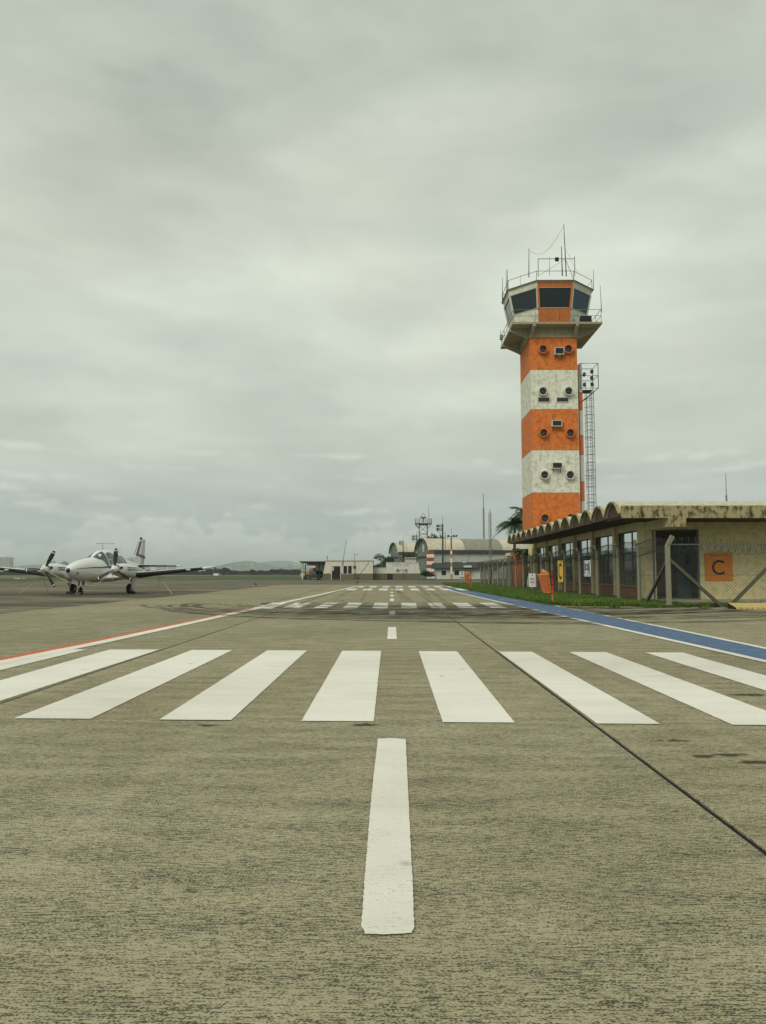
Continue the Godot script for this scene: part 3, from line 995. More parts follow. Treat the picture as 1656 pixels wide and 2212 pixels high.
	for k in 8:
		var i := (k + 1) % 8
		var orange := k == 0
		var m: Material = M.orange_plain if orange else M.white_mould
		st = nb()
		var nrm: Vector3 = ((r0[k] + r0[i]) * 0.5 - Vector3(0, dk, cz)).normalized()
		nrm.y = 0
		var inn := nrm * -0.12
		# lower panels
		var panels := 3
		for j in panels:
			var f0: float = float(j) / panels
			var f1: float = float(j + 1) / panels
			var a: Vector3 = r0[k].lerp(r0[i], f0 + 0.004); var b: Vector3 = r0[k].lerp(r0[i], f1 - 0.004)
			var c: Vector3 = r1[k].lerp(r1[i], f1 - 0.004); var d: Vector3 = r1[k].lerp(r1[i], f0 + 0.004)
			st = nb()
			quad(st, a, b, c, d); quad(st, a + inn, b + inn, c + inn, d + inn)
			quad(st, a, b, b + inn, a + inn); quad(st, d, c, c + inn, d + inn); quad(st, a, d, d + inn, a + inn); quad(st, b, c, c + inn, b + inn)
			put(st, "wall_panel", m, cab)
		# header
		st = nb()
		quad(st, r2[k], r2[i], r3[i], r3[k]); quad(st, r2[k] + inn, r2[i] + inn, r3[i] + inn, r3[k] + inn); quad(st, r2[k], r2[i], r2[i] + inn, r2[k] + inn)
		put(st, "header", m, cab)
		# window frame and pane
		var fa: Vector3 = r1[k]; var fb: Vector3 = r1[i]; var fc: Vector3 = r2[i]; var fd: Vector3 = r2[k]
		st = nb()
		var wdt := 0.16 if orange else 0.12
		var dir := (fb - fa).normalized()
		var up := (fd - fa).normalized()
		bar(st, fa + dir * wdt * 0.5, fd + dir * wdt * 0.5, wdt, 0.1); bar(st, fb - dir * wdt * 0.5, fc - dir * wdt * 0.5, wdt, 0.1)
		put(st, "window_frame", m if orange else M.white_trim, cab)
		st = nb()
		bar(st, fa + up * 0.03 + dir * wdt, fb + up * 0.03 - dir * wdt, 0.05); bar(st, fd - up * 0.04 + dir * wdt, fc - up * 0.04 - dir * wdt, 0.05)
		put(st, "window_rail", M.alu, cab)
		st = nb()
		var g := nrm * -0.05
		quad(st, fa + g + dir * wdt * 0.9, fb + g - dir * wdt * 0.9, fc + g - dir * wdt * 0.9, fd + g + dir * wdt * 0.9)
		var pn := put(st, "pane", M.glass_tint if k == 1 else M.glass_tower, cab)
		pn.set_meta("label", "blue tinted cab window" if k == 1 else "dark cab window")
	# inside of the cab and its roof
	st = nb()
	var inner: Array = oct.call(3.3, 1.9, roof_y - 0.12)
	loft(st, [PackedVector3Array(inner), PackedVector3Array(oct.call(3.3, 1.9, roof_y - 0.06))], true, true)
	put(st, "cab_ceiling", M.inner_plaster, cab)
	st = nb()
	span(st, Vector3(-1.6, dk + 0.01, cz - 1.6), Vector3(1.6, dk + 1.15, cz + 1.0))
	put(st, "console_desk", M.inner_plaster, cab)
	st = nb()
	loft(st, [PackedVector3Array(oct.call(3.72, 2.15, roof_y - 0.05)), PackedVector3Array(oct.call(3.82, 2.2, roof_y + 0.02)), PackedVector3Array(oct.call(3.82, 2.2, roof_y + 0.10))], true, true)
	put(st, "cab_roof", M.white_trim, t)
	st = nb()
	var ro: Array = oct.call(3.84, 2.21, roof_y + 0.02)
	for k in 8: bar(st, ro[k], ro[(k + 1) % 8], 0.05)
	put(st, "roof_edge", M.frame_dark, t)
	var ry := roof_y + 0.10
	railing(t, oct.call(3.72, 2.12, ry), true, [0.8], 3.2, 0.022, M.steel_dark, "roof_railing")
	# aerials: foot on the roof, top read off the photograph
	var z1 := func(x: float, y: float, z: float) -> Vector3:
		return o + zp((1200 + x * 0.21739) * 0.86430, (540 + y * 0.21739) * 0.86430, z)
	for q in [[565, 795, 565, 370, -63.2, 0.045], [995, 750, 965, 90, -63.0, 0.05], [948, 655, 938, 350, -62.9, 0.055], [316, 870, 316, 615, -66.0, 0.04], [303, 880, 303, 620, -66.2, 0.03], [258, 1010, 262, 710, -69, 0.04], [466, 820, 466, 670, -65, 0.018], [1307, 850, 1307, 615, -66, 0.03], [1400, 1100, 1384, 795, -61.5, 0.03], [800, 655, 800, 465, -62.8, 0.022], [1198, 800, 1198, 750, -64, 0.02], [238, 1370, 238, 1310, -70.5, 0.03]]:
		st = nb()
		var a: Vector3 = z1.call(q[0], q[1], q[4]); var b: Vector3 = z1.call(q[2], q[3], q[4])
		if a.y > ry + 1.2: pass
		elif q[1] < 900: a.y = ry
		tube(st, [a, b], q[5], 5, q[5] * 0.5)
		put(st, "aerial", M.steel_dark, t)
	st = nb()
	for q in [[670, 655, 670, 490], [1090, 650, 1090, 465]]:
		var a: Vector3 = z1.call(q[0], q[1], -63.0)
		a.y = ry
		tube(st, [a, z1.call(q[2], q[3], -63.0)], 0.028, 5)
	tube(st, [z1.call(670, 492, -63.0), z1.call(1090, 492, -63.0)], 0.028, 5)
	tube(st, [z1.call(985, 495, -63.0), z1.call(1085, 745, -63.0)], 0.02, 5)
	tube(st, [z1.call(975, 500, -63.0), z1.call(670, 690, -63.3)], 0.012, 4)
	put(st, "aerial_frame", M.steel_dark, t)
	st = nb()
	box(st, z1.call(886, 498, -62.95), Vector3(0.30, 0.30, 0.2))
	put(st, "signal_box", M.black, t)
	st = nb()
	var wire := []
	for k in 15:
		var f := k / 14.0
		var p: Vector3 = (z1.call(572, 398, -63.1) as Vector3).lerp(z1.call(962, 125, -63.0), f)
		p.y -= sin(f * PI) * 1.05 * (1.25 - f * 0.5)
		wire.append(p)
	tube(st, wire, 0.011, 4)
	tube(st, [z1.call(985, 380, -63.0), z1.call(1125, 645, -63.5)], 0.008, 4)
	put(st, "aerial_wire", M.steel_dark, t)
	# air conditioner cabinets and a camera on the deck
	st = nb()
	bevelled(st, Vector3(2.75, dk + 0.36, cz + dz - 0.75), Vector3(0.95, 0.72, 0.5), 0.04)
	put(st, "equipment_cabinet", M.black, t)
	st = nb()
	bevelled(st, Vector3(2.0, dk + 0.30, cz + dz - 0.75), Vector3(0.42, 0.6, 0.45), 0.03)
	put(st, "equipment_cabinet", M.alu, t)
	st = nb()
	bevelled(st, z1.call(248, 1395, -70.6), Vector3(0.3, 0.5, 0.3), 0.05)
	put(st, "deck_camera", M.steel, t)
	# striped cable duct and caged ladder on the right-hand side
	var d0: Vector3 = o + zp(1253.5, 950, -65.6)
	var duct_cuts := [1170.0, 1083.0, 1040.0, 983.0, 940.0, 886.0, 848.0, 786.0]
	for k in duct_cuts.size() - 1:
		var ya: float = zp(1258, duct_cuts[k], -65.6).y
		var yb: float = zp(1258, duct_cuts[k + 1], -65.6).y
		if k == 0: ya = 0.0
		st = nb()
		span(st, Vector3(d0.x - 0.0, ya + 0.01, -0.95), Vector3(d0.x + 0.30, yb - 0.01, -0.55))
		put(st, "cable_duct", M.white_trim if k % 2 == 0 else M.orange_plain, t)
	var lx := d0.x + 0.95
	var lz := -0.8
	var y_low := 2.2
	var y_top: float = zp(1270, 848, -65.8).y
	st = nb()
	for s in [-0.22, 0.22]: tube(st, [Vector3(lx + s, 0.2, lz - 0.25), Vector3(lx + s, y_top + 1.0, lz - 0.25)], 0.022, 5)
	var y := 0.5
	while y < y_top:
		tube(st, [Vector3(lx - 0.22, y, lz - 0.25), Vector3(lx + 0.22, y, lz - 0.25)], 0.014, 4)
		y += 0.32
	put(st, "ladder", M.steel_dark, t)
	st = nb()
	y = y_low
	var hoop_n := 0
	while y < y_top:
		var hoop := []
		for k in 13:
			var a := PI * k / 12.0
			hoop.append(Vector3(lx + cos(a) * 0.40, y, lz - 0.22 + sin(a) * 0.72))
		tube(st, hoop, 0.018, 4)
		y += 0.70
		hoop_n += 1
	for k in 6:
		var a := PI * (k + 0.5) / 6.0
		tube(st, [Vector3(lx + cos(a) * 0.40, y_low, lz - 0.22 + sin(a) * 0.72), Vector3(lx + cos(a) * 0.40, y_top, lz - 0.22 + sin(a) * 0.72)], 0.016, 4)
	for k in 5:
		var yy := lerpf(y_low + 0.5, y_top - 0.5, k / 4.0)
		tube(st, [Vector3(hx, yy, lz - 0.25), Vector3(lx + 0.22, yy, lz - 0.25)], 0.02, 4)
	put(st, "ladder_cage", M.steel_dark, t)
	# the small landing at its top, with floodlights
	var la := d0.x + 0.02
	var lb := o.x + zp(1291, 820, -65.5).x
	var yl: float = zp(1270, 840, -65.5).y
	var yt: float = zp(1270, 787, -65.5).y
	st = nb()
	for yy in [yl, (yl + yt) / 2, yt]:
		tube(st, [Vector3(la, yy, -0.2), Vector3(lb, yy, -0.2), Vector3(lb, yy, -2.0), Vector3(la, yy, -2.0)], 0.028, 4)
	for p in [[la, -0.2], [lb, -0.2], [lb, -2.0], [la, -2.0]]:
		tube(st, [Vector3(p[0], yl, p[1]), Vector3(p[0], yt, p[1])], 0.03, 4)
	for z in [-0.2, -2.0]:
		tube(st, [Vector3(lb, yl, z), Vector3(hx, yl - 1.5, z)], 0.03, 4)
		tube(st, [Vector3(hx, yl, z), Vector3(la, yl, z)], 0.03, 4)
	var lnd := put(st, "landing", M.steel_dark, t)
	st = nb()
	span(st, Vector3(hx + 0.01, yl - 0.06, -2.0), Vector3(lb - 0.35, yl - 0.03, -0.75))
	put(st, "landing_floor", M.steel_dark, lnd)
	for q in [[la + 0.42, yl + 0.35, -0.4], [la + 0.42, yl + 1.25, -0.4], [lb - 0.35, yl + 0.5, -0.9], [lb - 0.35, yl + 1.1, -1.0], [lb - 0.30, yl + 1.7, -1.1]]:
		st = nb()
		bevelled(st, Vector3(q[0], q[1], q[2]), Vector3(0.24, 0.34, 0.3), 0.05, Basis(Vector3(0, 0, 1), rng.randf_range(-0.5, 0.5)))
		put(st, "floodlight", M.frame_dark, lnd)

# ---------------------------------------------------------------- terminal with a vaulted roof
const FX := 9.3          # road-side wall
const FZ := -27.6        # end wall
const EX := 7.66         # edge of the roof over the road side
const EZ := -25.25       # edge of the roof over the end wall

func letter_c(st: SurfaceTool, at: Vector3, b: Basis, r: float, w: float, open: float, depth: float) -> void:
	# a round C: ring with a gap to the reader's right; b.x to the right, b.y up, b.z out
	var poly := PackedVector2Array()
	var n := 26
	for k in n + 1:
		var a := lerpf(open, TAU - open, float(k) / n)
		poly.append(Vector2(cos(a), sin(a)) * r)
	for k in n + 1:
		var a := lerpf(TAU - open * 1.12, open * 1.12, float(k) / n)
		poly.append(Vector2(cos(a), sin(a)) * (r - w))
	prism(st, poly, Transform3D(b, at), depth)

func terminal() -> void:
	var t := thing("terminal_building", "low cream terminal with scalloped vaulted roof and mossy concrete fascia", "building", Vector3(FX, 0, FZ))
	var o := -t.position
	var zend := -51.0
	var st: SurfaceTool
	# vaults: 14 thin shells side by side, running back from the road
	var n_v := 14
	var pitch := 1.75
	var z0 := EZ - 0.25
	var spring := 2.96
	var rise := 0.46
	var shell := nb()
	var under := nb()
	var m := 14
	var prof := []
	for k in m + 1:
		var s := -1.0 + 2.0 * k / m
		prof.append(Vector2(s * pitch / 2, rise * (1.0 - pow(absf(s), 2.15))))
	for k in m:
		var a: Vector2 = prof[k]; var b: Vector2 = prof[k + 1]
		var th := 0.075
		var xa := 0.0
		var xb := 12.0
		var pa := [Vector3(xa, a.y + th, a.x), Vector3(xa, b.y + th, b.x), Vector3(xb, b.y + th, b.x), Vector3(xb, a.y + th, a.x)]
		quad(shell, pa[0], pa[1], pa[2], pa[3])
		quad(shell, Vector3(xa, a.y, a.x), Vector3(xa, b.y, b.x), pa[1], pa[0])
		quad(shell, Vector3(xa, a.y, a.x), Vector3(xb, a.y, a.x), Vector3(xb, b.y, b.x), Vector3(xa, b.y, b.x))
	# brown boarding closes the end of each vault and its level soffit back to the wall
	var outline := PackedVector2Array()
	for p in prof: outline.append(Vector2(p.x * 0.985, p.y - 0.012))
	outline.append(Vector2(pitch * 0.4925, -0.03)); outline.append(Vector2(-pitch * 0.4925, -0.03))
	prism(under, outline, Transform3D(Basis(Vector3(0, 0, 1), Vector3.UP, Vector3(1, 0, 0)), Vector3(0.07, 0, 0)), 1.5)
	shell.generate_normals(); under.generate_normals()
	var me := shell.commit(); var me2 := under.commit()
	for k in n_v:
		var v := inst(me, "roof_vault", M.shell, t)
		v.position = o + Vector3(EX, spring, z0 - pitch * (k + 0.5))
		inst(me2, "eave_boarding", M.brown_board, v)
	# edge ribs: a thickened, weathered rim on each vault
	var rim := nb()
	for k in m:
		var a: Vector2 = prof[k]; var b: Vector2 = prof[k + 1]
		bar(rim, Vector3(-0.012, a.y + 0.045, a.x), Vector3(-0.012, b.y + 0.045, b.x), 0.12, 0.05)
	rim.generate_normals()
	var me3 := rim.commit()
	for k in n_v:
		var v := inst(me3, "vault_rim", M.fascia, t)
		v.position = o + Vector3(EX, spring, z0 - pitch * (k + 0.5))
	# concrete upstand over the end wall
	st = nb()
	span(st, o + Vector3(EX + 0.02, 2.84, EZ - 0.22), o + Vector3(20, 3.25, EZ))
	put(st, "fascia", M.fascia, t)
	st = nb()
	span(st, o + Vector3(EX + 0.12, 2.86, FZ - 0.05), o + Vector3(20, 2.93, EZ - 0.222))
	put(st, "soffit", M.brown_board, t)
	st = nb()
	span(st, o + Vector3(EX + 0.1, 3.25, EZ - 0.24), o + Vector3(20, 3.275, EZ - 0.02))
	put(st, "coping", M.white_trim, t)
	st = nb()
	span(st, o + Vector3(FX - 0.12, 2.56, FZ), o + Vector3(FX + 0.45, 2.855, EZ - 0.05))
	put(st, "roof_beam", M.cream, t)
	st = nb()
	span(st, o + Vector3(FX - 0.13, 2.55, EZ - 0.05), o + Vector3(FX + 0.46, 2.838, EZ + 0.03))
	put(st, "beam_end", M.fascia, t)
	# end wall with the tall doorway
	var dxa := FX + 0.16
	var dxb := 11.1
	st = nb()
	span(st, o + Vector3(dxb, 0.08, FZ - 0.2), o + Vector3(20, 2.6, FZ))
	put(st, "end_wall", M.cream_dirty, t)
	st = nb()
	span(st, o + Vector3(FX - 0.12, 2.6, FZ - 0.2), o + Vector3(20, 2.86, FZ + 0.012))
	put(st, "lintel", M.cream, t)
	st = nb()
	span(st, o + Vector3(FX - 0.4, -0.02, FZ - 0.3), o + Vector3(20, 0.08, FZ + 0.7))
	put(st, "plinth", M.bare_concrete, t)
	st = nb()
	span(st, o + Vector3(dxa - 0.03, 0.08, FZ - 0.1), o + Vector3(dxa + 0.03, 2.56, FZ + 0.02))
	span(st, o + Vector3(dxb - 0.05, 0.08, FZ - 0.1), o + Vector3(dxb + 0.004, 2.56, FZ + 0.02))
	span(st, o + Vector3(dxa - 0.03, 2.56, FZ - 0.1), o + Vector3(dxb + 0.004, 2.598, FZ + 0.02))
	var df := put(st, "door_frame", M.door_blue, t)
	var dl := zp(1463, 1220, FZ - 1.3).x
	var dr := zp(1494, 1220, FZ - 1.3).x
	st = nb()
	span(st, o + Vector3(dl, 0.085, FZ - 1.34), o + Vector3(dr, 2.35, FZ - 1.3))
	var leaf := put(st, "door_leaf", M.door_blue, df)
	st = nb()
	span(st, o + Vector3(dl + 0.3, 1.35, FZ - 1.298), o + Vector3(dl + 0.45, 1.7, FZ - 1.29))
	put(st, "door_notice", M.frame_dark, df)
	# inside: floor, back walls, so the openings look into a dim room
	st = nb()
	span(st, o + Vector3(13.5, 0, zend), o + Vector3(13.6, 2.95, FZ - 0.21))
	put(st, "inner_wall", M.inner_plaster, t)
	st = nb()
	span(st, o + Vector3(FX + 0.3, 0.0, zend), o + Vector3(20, 0.07, FZ - 0.31))
	put(st, "room_floor", M.inner_plaster, t)
	st = nb()
	span(st, o + Vector3(FX + 0.3, 2.88, zend), o + Vector3(20, 2.94, FZ - 0.21))
	put(st, "room_ceiling", M.inner_plaster, t)
	st = nb()
	span(st, o + Vector3(FX - 0.12, 0, zend - 0.2), o + Vector3(20, 2.95, zend))
	put(st, "rear_wall", M.cream, t)
	# road side: pilasters with glazed bays between them
	var piers := [-28.05, -31.5, -35.0, -38.5, -42.0, -45.5, -49.0]
	for k in piers.size():
		st = nb()
		var w := 0.42 if k == 0 else 0.15
		span(st, o + Vector3(FX - 0.14, 0.0, piers[k] - w), o + Vector3(FX + 0.25, 2.97, piers[k] + w if k else FZ - 0.001))
		put(st, "pilaster", M.cream, t)
	for k in piers.size():
		var za: float = piers[k] - (0.42 if k == 0 else 0.15)
		var zb: float = piers[k + 1] + 0.15 if k < piers.size() - 1 else zend
		st = nb()
		span(st, o + Vector3(FX, 2.64, zb), o + Vector3(FX + 0.2, 2.97 + rise * 0.6, za))
		put(st, "wall_band", M.cream, t)
		st = nb()
		span(st, o + Vector3(FX + 0.02, 0.0, zb), o + Vector3(FX + 0.2, 0.5, za))
		put(st, "brick_apron", M.brick, t)
		st = nb()
		span(st, o + Vector3(FX - 0.05, 0.50, zb), o + Vector3(FX + 0.22, 0.55, za))
		put(st, "sill", M.post_concrete, t)
		if k == piers.size() - 1:
			st = nb()
			span(st, o + Vector3(FX, 0.55, zb), o + Vector3(FX + 0.2, 2.0, za))
			span(st, o + Vector3(FX, 2.0, zb), o + Vector3(FX + 0.2, 2.64, zb + 0.6))
			span(st, o + Vector3(FX, 2.0, zb + 1.35), o + Vector3(FX + 0.2, 2.64, za))
			put(st, "wall_band", M.cream_dirty, t)
			st = nb()
			span(st, o + Vector3(FX + 0.06, 2.0, zb + 0.6), o + Vector3(FX + 0.1, 2.64, zb + 1.35))
			put(st, "pane", M.glass_dark, t)
			continue
		# uprights and rails
		var cuts := [zb, zb + (za - zb) * 0.16, zb + (za - zb) * 0.58, za]
		st = nb()
		for c in cuts: box(st, o + Vector3(FX + 0.08, 1.595, c + (0.03 if c == zb else -0.03 if c == za else 0.0)), Vector3(0.07, 2.09, 0.055))
		for y in [0.575, 0.90, 1.82, 2.615]:
			span(st, o + Vector3(FX + 0.046, y - 0.025, zb + 0.06), o + Vector3(FX + 0.112, y + 0.025, za - 0.06))
		var wf := put(st, "window_frame", M.frame_dark, t)
		for c in 3:
			var pa: float = cuts[c] + 0.03
			var pb: float = cuts[c + 1] - 0.03
			for row in [[0.60, 0.875], [0.925, 1.795], [1.845, 2.59]]:
				st = nb()
				span(st, o + Vector3(FX + 0.07, row[0], pa), o + Vector3(FX + 0.078, row[1], pb))
				var upper: bool = row[0] > 1.8
				var pn := put(st, "pane", M.glass_sky if upper and c > 0 else M.glass_dark, wf)
				if upper and c > 0: pn.set_meta("label", "pale upper pane mirroring the sky")

func boards() -> void:
	# square boards with a black C
	var c0 := zp(1554, 1224.5, FZ + 0.05)
	var t := thing("letter_board", "square orange board with a black C on the cream end wall", "sign", Vector3(c0.x, c0.y, FZ))
	var st := nb()
	bevelled(st, Vector3(0, 0, 0.02), Vector3(1.0, 1.0, 0.03), 0.008)
	put(st, "board", M.sign_orange, t)
	st = nb()
	letter_c(st, Vector3(0.02, -0.02, 0.036), Basis.IDENTITY, 0.27, 0.075, 0.72, 0.006)
	put(st, "letter", M.black, t)
	st = nb()
	var roll := []
	for k in 9: roll.append(Vector3(-0.25 + k * 0.0625, 0.44 + 0.008 * sin(k), 0.07))
	tube(st, roll, 0.06, 8)
	span(st, Vector3(-0.25, 0.33, 0.036), Vector3(0.24, 0.42, 0.05))
	put(st, "rolled_flap", M.sign_orange, t)
	st = nb()
	bar(st, Vector3(-0.22, 0.325, 0.06), Vector3(0.23, 0.332, 0.06), 0.022)
	put(st, "flap_edge", M.yellow, t)
	var y0 := xp(1211.5, 1234, 8.28)
	t = thing("letter_board", "tall yellow board with a black C tied to the wire fence", "sign", y0)
	var b := Basis(Vector3(0, 0, 1), Vector3.UP, Vector3(-1, 0, 0))
	st = nb()
	bevelled(st, Vector3.ZERO, Vector3(1.10, 1.06, 0.025), 0.006, b)
	put(st, "board", M.yellow, t)
	st = nb()
	letter_c(st, Vector3(-0.0135, 0, 0.03), b, 0.41, 0.135, 0.70, 0.006)
	put(st, "letter", M.black, t)
	y0 = xp(1269.5, 1228, 8.28)
	t = thing("information_board", "white framed blue information board on the wire fence", "sign", y0)
	st = nb()
	bevelled(st, Vector3.ZERO, Vector3(1.0, 0.68, 0.03), 0.006, b)
	put(st, "board", M.sign_white, t)
	st = nb()
	box(st, Vector3(-0.018, 0, 0), Vector3(0.006, 0.58, 0.86))
	put(st, "panel", M.sign_blue, t)
	for q in [[0.24, 0.09, 0.5], [-0.13, 0.08, 0.55]]:
		st = nb()
		box(st, Vector3(-0.023, q[0], -0.02), Vector3(0.004, q[1], q[2]))
		put(st, "text_strip", M.sign_white, t)
	for q in [[-0.15, 0.45], [0.27, 0.16]]:
		st = nb()
		box(st, Vector3(-0.023, -0.235, q[0]), Vector3(0.004, 0.09, q[1]))
		put(st, "text_strip", M.sign_white, t)
	st = nb()
	for q in [[0.055, 0.11], [0.135, 0.03]]: box(st, Vector3(-0.023, q[0] - 0.01, -0.05), Vector3(0.004, q[1], 0.10))
	put(st, "information_letter", M.sign_white, t)

# ---------------------------------------------------------------- chain-link fence with razor wire
func fence_bay(root: Node3D, a: Vector3, b: Vector3, h: float, cell: float, wires: bool) -> void:
	var d := b - a
	var l := d.length()
	d /= l
	var up := Vector3.UP
	var st := nb()
	var c := -h
	while c < l:
		# rising and falling wires, clipped to the bay
		var s0 := maxf(0.0, c)
		var s1 := minf(l, c + h)
		if s1 - s0 > 0.02:
			var p0 := a + d * s0 + up * (s0 - c); var p1 := a + d * s1 + up * (s1 - c)
			wire3(st, p0, p1, 0.0036)
			p0 = a + d * s0 + up * (h - (s0 - c)); p1 = a + d * s1 + up * (h - (s1 - c))
			wire3(st, p0, p1, 0.0036)
		c += cell
	put(st, "wire_mesh", M.wire, root)
	st = nb()
	for y in [0.06, h * 0.5, h]: tube(st, [a + up * y, b + up * y], 0.006, 4)
	put(st, "straining_wire", M.wire, root)
	if wires:
		st = nb()
		for q in [[0.215, 0.0]]:
			var pts := []
			var turns := int(l / 0.20)
			for k in turns * 10 + 1:
				var f: float = k / 10.0 * TAU + q[1]
				var side := d.cross(up)
				pts.append(a + d * (l * k / (turns * 10.0)) + up * (h - 0.05 + sin(f) * q[0] + 0.06 * sin(k * 0.037)) + side * (cos(f) * q[0] - 0.12))
			tube(st, pts, 0.0075, 3)
		put(st, "razor_coil", M.razor, root)

func wire3(st: SurfaceTool, a: Vector3, b: Vector3, r: float) -> void:
	var f := frame_of(b - a)
	var p := []
	for k in 3:
		var t := TAU * k / 3.0
		p.append(f * Vector3(cos(t) * r, 0, sin(t) * r))
	for k in 3:
		var i := (k + 1) % 3
		quad(st, a + p[k], b + p[k], b + p[i], a + p[i])

func fence_post(root: Node3D, p: Vector3, h: float, out: Vector3, w := 0.11) -> void:
	var st := nb()
	bevelled(st, p + Vector3(0, h / 2 - 0.05, 0), Vector3(w, h + 0.1, w), 0.012, Basis(Vector3.UP, rng.randf_range(-0.06, 0.06)))
	var tip := p + Vector3(0, h + 0.28, 0) + out * 0.26
	var o := put(st, "post", M.post_concrete, root)
	st = nb()
	bar(st, p + Vector3(0, h - 0.02, 0), tip, w * 0.85)
	put(st, "post_arm", M.post_concrete, o)

func fences() -> void:
	var x := 8.40
	var h := 1.86
	var corner := Vector3(x, 0, -23.25)
	var t := thing("wire_fence", "chain-link fence on concrete posts with razor coil along the terminal's glazed side", "fence", corner)
	var zs := [-23.25, -26.0, -28.35, -31.2]
	while zs[-1] > -72.0: zs.append(zs[-1] - 2.92)
	for k in zs.size():
		fence_post(t, Vector3(0, 0, zs[k] + 23.25), h, Vector3(-0.55, 0, 0) if k else Vector3(0.5, 0, 0.35), 0.13 if k == 0 else 0.11)
		if k < zs.size() - 1:
			fence_bay(t, Vector3(0, 0.02, zs[k] + 23.25), Vector3(0, 0.02, zs[k + 1] + 23.25), h, 0.105 if k < 6 else 0.12, true)
	for q in [[0.0, -2.15], [-23.5, -25.3], [-23.5, -21.7], [-40.5, -42.2]]:
		var st := nb()
		bar(st, Vector3(0, 1.42, q[0]), Vector3(0.0, -0.02, q[1]), 0.085)
		put(st, "brace", M.brace, t)
	var st := nb()
	span(st, Vector3(-0.09, -0.03, -49.0), Vector3(0.09, 0.07, -0.2))
	put(st, "footing", M.post_concrete, t)
	# the run in front of the end wall
	t = thing("wire_fence", "chain-link fence with leaning braces in front of the cream end wall", "fence", corner)
	var xs := [0.0, 3.3, 6.4]
	for k in xs.size() - 1:
		fence_bay(t, Vector3(xs[k], 0.02, 0), Vector3(xs[k + 1], 0.02, 0), h + 0.02, 0.10, true)
		if k: fence_post(t, Vector3(xs[k], 0, 0), h, Vector3(0, 0, 0.5))
	for q in [[0.05, 1.60], [3.25, 1.75]]:
		st = nb()
		bar(st, Vector3(q[0], 1.42, 0.02), Vector3(q[1], -0.03, 0.06), 0.09)
		put(st, "brace", M.brace, t)
	st = nb()
	tube(st, [Vector3(0, h + 0.02, 0), Vector3(6.4, h + 0.02, 0)], 0.012, 5)
	put(st, "top_rail", M.galv, t)
	# the far end turns away behind the lawn
	var far := Vector3(x, 0, zs[-1])
	t = thing("wire_fence", "dark far run of wire fence turning away past the lawn", "fence", far)
	for k in 4:
		fence_bay(t, Vector3(k * 2.9, 0.02, 0), Vector3(k * 2.9 + 2.9, 0.02, 0), h, 0.13, true)
		fence_post(t, Vector3(k * 2.9 + 2.9, 0, 0), h, Vector3(0, 0, -0.5))

# ---------------------------------------------------------------- street furniture
func litter_bin(label: String, at: Vector3, turn: float) -> void:
	var t := thing("litter_bin", label, "litter bin", at, turn, "litter bins beside the blue path")
	var st := nb(true)
	tube(st, [Vector3(0.25, -0.05, 0), Vector3(0.24, 1.10, 0)], 0.032, 10)
	put(st, "post", M.post_red, t)
	st = nb()
	for y in [0.62, 0.88]:
		lathe(st, Vector3(0.245, y, 0), Basis.IDENTITY, [[0.036, 0], [0.036, 0.03]], 10, true, true)
		span(st, Vector3(0.12, y, -0.02), Vector3(0.24, y + 0.028, 0.02))
	put(st, "clamp", M.steel_dark, t)
	# tapering bucket hung from the post, leaning outwards a little
	st = nb()
	var rings := []
	for q in [[0.36, 0.115, 0.10, 0.06], [0.40, 0.13, 0.11, 0.05], [0.90, 0.175, 0.15, -0.035], [0.94, 0.175, 0.15, -0.04]]:
		var r := PackedVector3Array()
		for k in 16:
			var a := TAU * (k + 0.5) / 16
			var cx := signf(cos(a)) * pow(absf(cos(a)), 0.55)
			var cz := signf(sin(a)) * pow(absf(sin(a)), 0.55)
			r.append(Vector3(q[3] + cx * q[1], q[0], cz * q[2]))
		rings.append(r)
	loft(st, rings, true, true)
	var b := put(st, "bucket", M.bin_plastic, t)
	st = nb()
	for s in [-1, 1]:
		bar(st, Vector3(0.06 + s * 0.108, 0.40, 0.105), Vector3(-0.04 + s * 0.152, 0.90, 0.148), 0.018)
	span(st, Vector3(-0.055, 0.375, 0.093), Vector3(0.17, 0.395, 0.118))
	put(st, "rib", M.bin_lid, b)
	st = nb()
	rings = []
	for q in [[0.94, 1.06], [0.965, 1.10], [0.985, 1.04]]:
		var r := PackedVector3Array()
		for k in 16:
			var a := TAU * (k + 0.5) / 16
			r.append(Vector3(-0.04 + signf(cos(a)) * pow(absf(cos(a)), 0.55) * 0.178 * q[1], q[0], signf(sin(a)) * pow(absf(sin(a)), 0.55) * 0.153 * q[1]))
		rings.append(r)
	loft(st, rings, true, true)
	put(st, "rim", M.bin_lid, t)
	# hood: quarter-round cover, open on the side away from the post
	st = nb(true)
	rings = []
	for k in 7:
		var a := PI * 0.5 * k / 6.0
		var r := PackedVector3Array()
		var x := 0.13 - 0.24 * k / 6.0
		var y := 0.99 + 0.165 * sin(a)
		for j in 9:
			var f := -1.0 + 2.0 * j / 8.0
			r.append(Vector3(x, lerpf(0.985, y, 1.0 - pow(absf(f), 3.0)), f * 0.13))
		rings.append(r)
	loft(st, rings, true, true)
	put(st, "hood", M.bin_lid, t)

